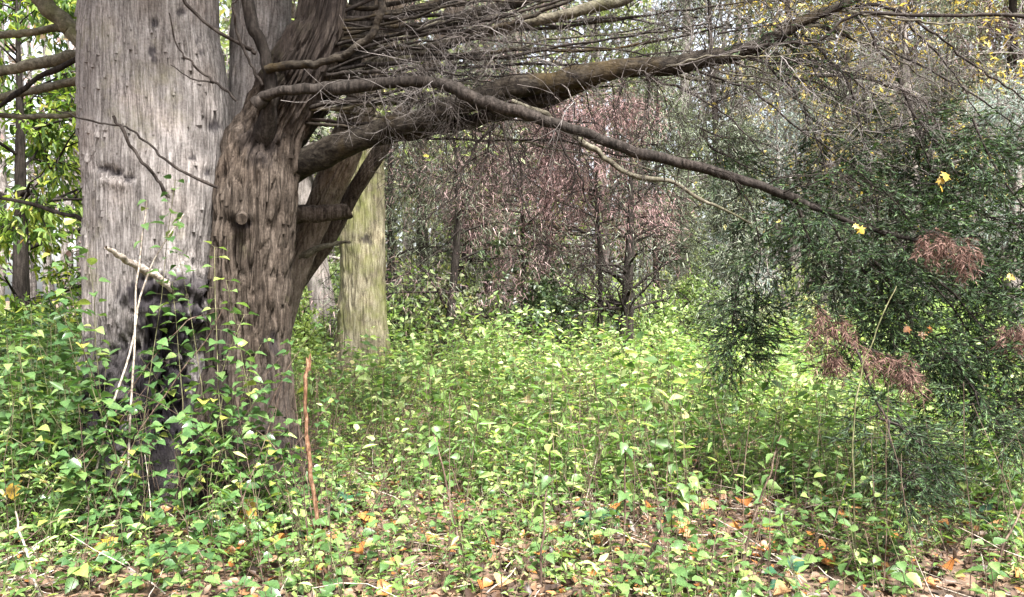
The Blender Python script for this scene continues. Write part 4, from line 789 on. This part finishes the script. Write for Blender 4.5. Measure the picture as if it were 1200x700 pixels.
# ------------------------------------------------------------------ leaf litter
lt = MB(); LITTER = (np.array([(0, 0, 0), (.3, -.24, .16), (.75, -.16, .12), (1, 0, .10), (.7, .2, .2), (.35, .27, .14)]), LEAF4[1])
x, y, px = scatter(rng, 17000, 3.2, 8); ok = keep_clear(x, y); x, y = x[ok], y[ok]; n = len(x)
dr = rng.normal(0, 1, (n, 3)); dr[:, 2] = rng.normal(.05, .22, n)
leaves(lt, np.stack([x, y, ground_z(x, y)+rng.uniform(.0, .045, n)], 1), dr, rng.uniform(.03, .085, n), LITTER, rng, jit=.5)
o = lt.build('leaf_litter', M['litter'], kind='stuff'); o['label'] = 'brown and tan fallen leaves covering the soil'; o['category'] = 'leaf litter'
tl = MB(); x, y, px = scatter(rng, 900, 3.3, 9); ok = keep_clear(x, y); x, y = x[ok], y[ok]; n = len(x)
dr = rng.normal(0, 1, (n, 3)); dr[:, 2] = rng.normal(.1, .15, n)
A = grow(np.stack([x, y, ground_z(x, y)+rng.uniform(.01, .07, n)], 1), dr, rng.uniform(.1, .6, n), 5, .12, .02, rng)
V, Q = tubes(A, np.linspace(.004, .002, 5)[None]*rng.uniform(.4, 1.3, (n, 1)), 4); tl.add(V, Q)
o = tl.build('twig_litter', M['dead_wood'], kind='stuff'); o['label'] = 'scattered dry twigs lying on the fallen leaves'; o['category'] = 'twig litter'

# ------------------------------------------------------------------ individual plants near the camera
LEAFMESH = {}
def leaf_mesh(kind, mat, tpl):
    m = MB(); m.add(tpl[0], tpl[1], 0.0); LEAFMESH[kind] = m.mesh('leaf', M[mat], True)
leaf_mesh('nettle', 'near', ovate(9, .20, .07, .2, .28))
leaf_mesh('bramble', 'bramble', ovate(9, .24, .07, .2, .26))
leaf_mesh('glossy', 'glossy', ovate(5, .33, .06, .2, .15))
leaf_mesh('sapling', 'near', ovate(8, .19, .05, .25, .36))
leaf_mesh('orange', 'orange', ovate(5, .32, .05, .4, -.22))
leaf_mesh('yellow', 'yellow', maple(.25))

def frame(d, up):
    d = norm(d); s = norm(np.cross(up, d)); n = np.cross(d, s)
    return Matrix(((d[0], s[0], n[0]), (d[1], s[1], n[1]), (d[2], s[2], n[2])))
def put_leaf(root, kind, p, d, size, rng, up=(0, 0, 1), jit=.35, wd=1.0):
    o = link('leaf', LEAFMESH[kind], root)
    R = frame(np.asarray(d, float), np.asarray(up, float)+rng.normal(0, jit, 3)).to_4x4()
    o.matrix_basis = Matrix.Translation([float(c) for c in p]) @ R @ Matrix.Diagonal((size, size*wd, size, 1))
    return o

def plant_seedling(root, rng, h, kind='nettle', levels=6, leaf=.085, smat='stem_green', lean=.14, low=.25, per=2, sr=.0032, droop=.3):
    D = np.array([[rng.normal(0, lean), rng.normal(0, lean), 1.]])
    A = grow(np.array([[0, 0, -.03]]), D, h, 7, .06, 0, rng)[0]
    m = MB(); V, Q = tubes(A[None], sr*np.linspace(1, .45, 7)[None], 5); m.add(V, Q)
    az0 = rng.uniform(0, 6.28); L = []
    for li, t in enumerate(np.linspace(low, 1, levels)):
        f = t*5.999; i = int(f); f -= i; p = A[i]*(1-f)+A[i+1]*f
        for q in range(per):
            if rng.random() < .08: continue
            az = az0+li*1.7+q*2*math.pi/per+rng.normal(0, .25); el = rng.normal(.2, .25)-droop*(1.1-t)
            d = np.array([math.cos(az)*math.cos(el), math.sin(az)*math.cos(el), math.sin(el)])
            pe = .02+.02*rng.random(); V, Q = tubes(np.stack([p, p+d*pe])[None], np.array([[.0012, .001]]), 3); m.add(V, Q)
            L.append((p+d*pe, d, leaf*rng.uniform(.65, 1.2)*(1.15-.38*t)))
    m.build('stem', M[smat], root)
    for p, d, s in L: put_leaf(root, kind, p, d, s, rng)

def plant_bramble(root, rng, L, az, el, kind='bramble', n=7, leaf=.075, smat='stem_brown', arch=.16, sr=.0038, three=True):
    D = np.array([[math.cos(az)*math.cos(el), math.sin(az)*math.cos(el), math.sin(el)]])
    A = grow(np.array([[0, 0, -.03]]), D, L, 14, .05, arch, rng)[0]; A[1:, 2] = np.maximum(A[1:, 2], .02)
    m = MB(); V, Q = tubes(A[None], sr*np.linspace(1, .4, 14)[None], 5); m.add(V, Q); out = []
    for k, t in enumerate(np.linspace(.25, .98, n)):
        f = t*12.999; i = int(f); f -= i; p = A[i]*(1-f)+A[i+1]*f
        a2 = rng.uniform(0, 6.28); d = np.array([math.cos(a2), math.sin(a2), rng.uniform(.1, .6)]); d /= np.linalg.norm(d)
        pe = rng.uniform(.04, .08); e = p+d*pe; V, Q = tubes(np.stack([p, e])[None], np.array([[.0016, .0011]]), 3); m.add(V, Q)
        sd_ = norm(np.cross(d, [0, 0, 1.])); s = leaf*rng.uniform(.7, 1.2)
        d2 = norm(d*np.array([1, 1, .3])+np.array([0, 0, -.15]))
        out.append((e, d2, s*1.1))
        if three: out += [(e-d*.012, norm(d2*.5+sd_), s*.85), (e-d*.012, norm(d2*.5-sd_), s*.85)]
    m.build('stem', M[smat], root)
    for p, d, s in out: put_leaf(root, kind, p, d, s, rng)

def zone(px, d):
    if px < 130: return 'at the lower left beside the twin trunk'
    if px < 370: return 'in front of the twin trunk'
    if px < 640: return 'just right of the orange stick'
    if px < 930: return 'in the bottom middle foreground'
    return 'below the hanging cypress bough'

def at_ground(px, d):
    x = (px-CX)/F*d; return (x, d, float(ground_z(x, d)))

rng = np.random.default_rng(99); cnt = 0
# seedlings: stand all over the near ground
x, y, px = scatter(rng, 220, 3.25, 6.0, -20, 1220)
for xx, yy, pp in zip(x, y, px):
    if not keep_clear(np.array(xx), np.array(yy)): continue
    z = zone(pp, yy) + (' near the bottom edge' if yy < 4.5 else ' farther back'); k = rng.random(); loc = (xx, yy, float(ground_z(xx, yy)))
    if pp < 380 and k < .55:
        L = rng.uniform(.5, 1.1); q = 'short' if L < .8 else 'long'
        t = thing('bramble', q + ' arching bramble shoot ' + z, 'bramble', loc, q + ' bramble shoots ' + z)
        plant_bramble(t, rng, L, rng.uniform(0, 6.28), rng.uniform(.9, 1.4), n=6)
    elif k < .1:
        t = thing('glossy_plant', 'low plant with dark glossy leaves ' + z, 'plant', loc, 'glossy plants ' + z)
        plant_seedling(t, rng, rng.uniform(.12, .25), 'glossy', 4, .10, low=.4, lean=.3)
    else:
        h_ = rng.uniform(.18, .55); sm = 'stem_brown' if rng.random() < .45 else 'stem_green'; q = ('short ' if h_ < .34 else 'tall ') + ('brown-stemmed' if sm == 'stem_brown' else 'green-stemmed')
        t = thing('seedling', q + ' leafy seedling ' + z, 'plant', loc, q + ' seedlings ' + z)
        plant_seedling(t, rng, h_, 'nettle', int(rng.integers(5, 8)), .08, sm)
# tall shoots in front of the twin trunk
for px_, d, h, lab in [(150, 5.2, 2.35, 'tallest leafy shoot in front of the grey main stem'), (118, 5.5, 2.1, 'leafy shoot along the outer edge of the grey main stem'), (205, 5.25, 1.75, 'leafy shoot in front of the dark hollow'),
                      (262, 5.3, 1.9, 'leafy shoot in front of the ridged second stem'), (300, 5.2, 1.2, 'leafy shoot between the second stem and the orange stick'), (330, 5.4, 1.0, 'bushy shoot at the foot of the second stem'),
                      (60, 5.3, 1.4, 'leafy shoot at the left of the trunk foot'), (20, 5.0, 1.35, 'leafy shoot at the left edge of the picture'), (90, 5.0, 1.1, 'leafy shoot before the hollow root at the left'),
                      (240, 5.0, .95, 'shorter leafy shoot before the fork of the two stems'), (40, 6.0, 1.5, 'leafy shoot behind those at the left edge'), (-10, 5.8, 1.5, 'outermost leafy shoot at the left edge'), (178, 5.3, 2.1, 'leafy shoot crossing the bleached branch'), (130, 5.1, 1.9, 'leafy shoot left of the bleached branch'), (280, 5.1, 2.0, 'slender leafy shoot up the middle of the ridged second stem'), (318, 5.3, 1.7, 'leafy shoot at the outer edge of the ridged second stem'), (225, 5.2, 1.5, 'leafy shoot in the cleft between the two stems')]:
    t = thing('leafy_shoot', lab, 'plant', at_ground(px_, d), 'tall leafy shoots round the twin trunk')
    plant_seedling(t, rng, h, 'bramble' if rng.random() < .3 else 'nettle', int(h*10), .10, 'stem_green', lean=.12, low=.3, per=2, sr=.004, droop=.5)
    plant_bramble(t, rng, h*.8, rng.uniform(0, 6.28), 1.2, n=6, arch=.08)
for k in range(26):
    px_, d = rng.uniform(20, 360), rng.uniform(4.7, 5.5); z = zone(px_, d)
    q = ['green-stemmed', 'brown-stemmed'][k % 2]; L = rng.uniform(.8, 1.45); q = ('very tall ' if L > 1.12 else 'tall ') + q
    t = thing('bramble', q + ' bramble shoot with toothed leaves ' + z, 'bramble', at_ground(px_, d), q + ' bramble shoots ' + z)
    plant_bramble(t, rng, L, rng.uniform(0, 6.28), rng.uniform(1.1, 1.5), n=10, arch=.07, leaf=.075, smat=['stem_green', 'stem_brown'][k % 2], sr=.003)
# bare bleached shoots before the scar
def cane(name, label, path, d0, d1, w, mat, cat='shoot', group=None, lv=()):
    n = len(path); dd = np.linspace(d0, d1, n); pts = np.array([P(a, b, c) for (a, b), c in zip(path, dd)]); org = pts[0]
    t = thing(name, label, cat, org, group); m = MB(); p, r = tube1(m, pts-org, np.linspace(w, w*.45, n)*d0/F*.5, n*5, 6, wob=.02, rng=path[0][0]*.1)
    m.build('stem', M[mat], t); r_ = np.random.default_rng(int(path[0][0]+path[0][1]))
    for (i, k, s) in lv:
        q = p[min(int(i*len(p)), len(p)-1)]; a = r_.uniform(0, 6.28); put_leaf(t, k, q, np.array([math.cos(a), math.sin(a)-.3, r_.uniform(-.9, .1)]), s, r_)
    return t
N5 = lambda k, s, a=.35, b=1.0, n=8: [(i, k, s*(1.1-.3*i)) for i in np.linspace(a, b, n)]
cane('bare_shoot', 'pale bare shoot rising in front of the black scar', [(150, 645), (152, 560), (156, 440), (160, 340), (166, 290), (172, 235)], 5.1, 5.4, 3.2, 'dead_wood', lv=N5('nettle', .09, .8, 1, 4))
cane('bare_shoot', 'pale bare shoot slanting right across the black scar', [(92, 645), (120, 520), (150, 420), (170, 330), (195, 280), (216, 250)], 5.1, 5.45, 3.2, 'dead_wood', lv=N5('nettle', .10, .85, 1, 4))
cane('bare_shoot', 'thin pale shoot crossing the foot of the grey stem', [(90, 640), (130, 560), (180, 480), (240, 400), (262, 360)], 5.0, 5.5, 2.2, 'stem_brown')
cane('bare_shoot', 'thin pale shoot leaning over the hollow', [(30, 650), (60, 570), (110, 520), (170, 430), (215, 380), (250, 366)], 5.0, 5.5, 2.2, 'stem_brown', lv=N5('bramble', .08, .9, 1, 2))
cane('cane', 'tall pale green cane standing before the hanging bough', [(1006, 730), (1004, 650), (1000, 560), (1002, 480), (1015, 420), (1035, 370), (1050, 335)], 4.3, 4.5, 2.6, 'stem_green', cat='cane')
cane('sapling', 'dark thin sapling with large drooping leaves right of the orange stick', [(560, 760), (540, 640), (520, 560), (508, 500)], 4.2, 4.6, 4, 'stem_brown', 'sapling', lv=N5('sapling', .10, .65, 1, 7))
cane('sapling', 'sapling with a tuft of drooping leaves low in the bottom middle', [(752, 690), (768, 640), (790, 590), (808, 560)], 4.3, 4.4, 4.5, 'stem_brown', 'sapling', lv=N5('sapling', .10, .6, 1, 10))
cane('sapling', 'dark straight sapling stem at the bottom middle', [(634, 720), (635, 650), (640, 580), (645, 520)], 4.1, 4.2, 4, 'stem_brown', 'sapling', lv=N5('sapling', .09, .5, 1, 8))
cane('sapling', 'dark straight sapling stem right of the bottom middle', [(730, 720), (730, 640), (732, 560), (730, 510)], 4.1, 4.2, 3.5, 'stem_brown', 'sapling', lv=N5('sapling', .09, .5, 1, 8))
cane('sapling', 'dark slanting sapling stem under the left end of the bough', [(862, 700), (880, 620), (900, 560), (915, 510)], 4.2, 4.4, 3.5, 'stem_brown', 'sapling', lv=N5('sapling', .09, .6, 1, 6))
cane('sapling', 'dark slanting sapling stem at the lower right edge', [(1160, 700), (1175, 640), (1195, 600), (1215, 560)], 4.2, 4.4, 3.5, 'stem_brown', 'sapling', lv=N5('sapling', .09, .5, 1, 6))
cane('bare_shoot', 'long pale stick leaning at the lower left corner', [(60, 740), (45, 690), (30, 640), (18, 600)], 4.0, 4.2, 4.5, 'dead_wood')
cane('bare_shoot', 'pale dry stick lying across the lower left corner', [(-30, 672), (10, 655), (30, 645), (60, 630)], 4.3, 4.5, 3.5, 'dead_wood')
# the broken orange-brown stick
def stick():
    path = [(392, 745), (384, 690), (376, 640), (368, 590), (362, 540), (358, 490), (359, 450), (361, 428)]; d = np.linspace(4.25, 4.45, len(path))
    pts = np.array([P(a, b, c) for (a, b), c in zip(path, d)]); org = pts[0]; t = thing('broken_stick', 'upright broken orange-brown stick with a splintered top', 'stick', org)
    m = MB(); p, r = tube1(m, pts-org, np.array([5, 5.6, 5.6, 5, 5.4, 4.6, 5, 4.6])*.5*4.3/F, 48, 9, wob=.02, rng=4.4)
    V = m.V[0].reshape(48, 9, 3); k = 1+.4*(vnoise(np.arange(48)[:, None]*.9, np.arange(9)[None]*.8, 0, 5)-.5); m.V[0] = (p[:, None]+(V-p[:, None])*k[..., None]).reshape(-1, 3).astype(np.float32)
    m.build('shaft', M['stick'], t)
    for k, (dx, hh) in enumerate([(0.006, .07), (-.008, .045), (.0, .03)]):
        s = MB(); tube1(s, [p[-1]+[dx*.3, 0, -.03], p[-1]+[dx, 0, hh*.5], p[-1]+[dx*1.6, 0, hh]], [.011, .008, .001], 6, 5); s.build('splinter', M['stick'], t)
stick()
# single fallen leaves that stand out
for px_, py_, s, k, lab in [(130, 640, .13, 'yellow', 'bright yellow fallen leaf at the foot of the grey stem'), (115, 648, .10, 'yellow', 'smaller yellow fallen leaf beside the bright one'), (14, 577, .13, 'yellow', 'yellow leaf caught in the stems at the left edge'),
                           (288, 596, .15, 'yellow', 'large pale yellow leaf standing against the second stem'), (286, 612, .12, 'yellow', 'pale yellow leaf just under the large one'), (440, 618, .08, 'yellow', 'small yellow leaf right of the orange stick')]:
    d = 4.75 if py_ > 620 else 5.1
    r_ = np.random.default_rng(px_); o = link('fallen_leaf', LEAFMESH[k]); tag(o, lab, 'leaf')
    o.matrix_basis = Matrix.Translation([float(c) for c in P(px_, py_-12, d)]) @ frame(np.array([r_.normal()*.5, -.5, -.6]), np.array([0, -1., .6])).to_4x4() @ Matrix.Diagonal((s, s, s, 1))
x, y, px = scatter(rng, 60, 3.9, 5.6, 180, 1200)
for xx, yy, pp in zip(x, y, px):
    z = zone(pp, yy); o = link('fallen_leaf', LEAFMESH['orange']); tag(o, 'curled orange-brown leaf on the ground ' + z, 'leaf', 'orange leaves ' + z)
    s = rng.uniform(.06, .105); a = rng.uniform(0, 6.28)
    o.matrix_basis = Matrix.Translation((xx, yy, float(ground_z(xx, yy))+.05)) @ frame(np.array([math.cos(a), math.sin(a), rng.normal(0, .15)]), np.array([rng.normal(0, .3), -.35, 1.])).to_4x4() @ Matrix.Diagonal((s, s, s, 1))
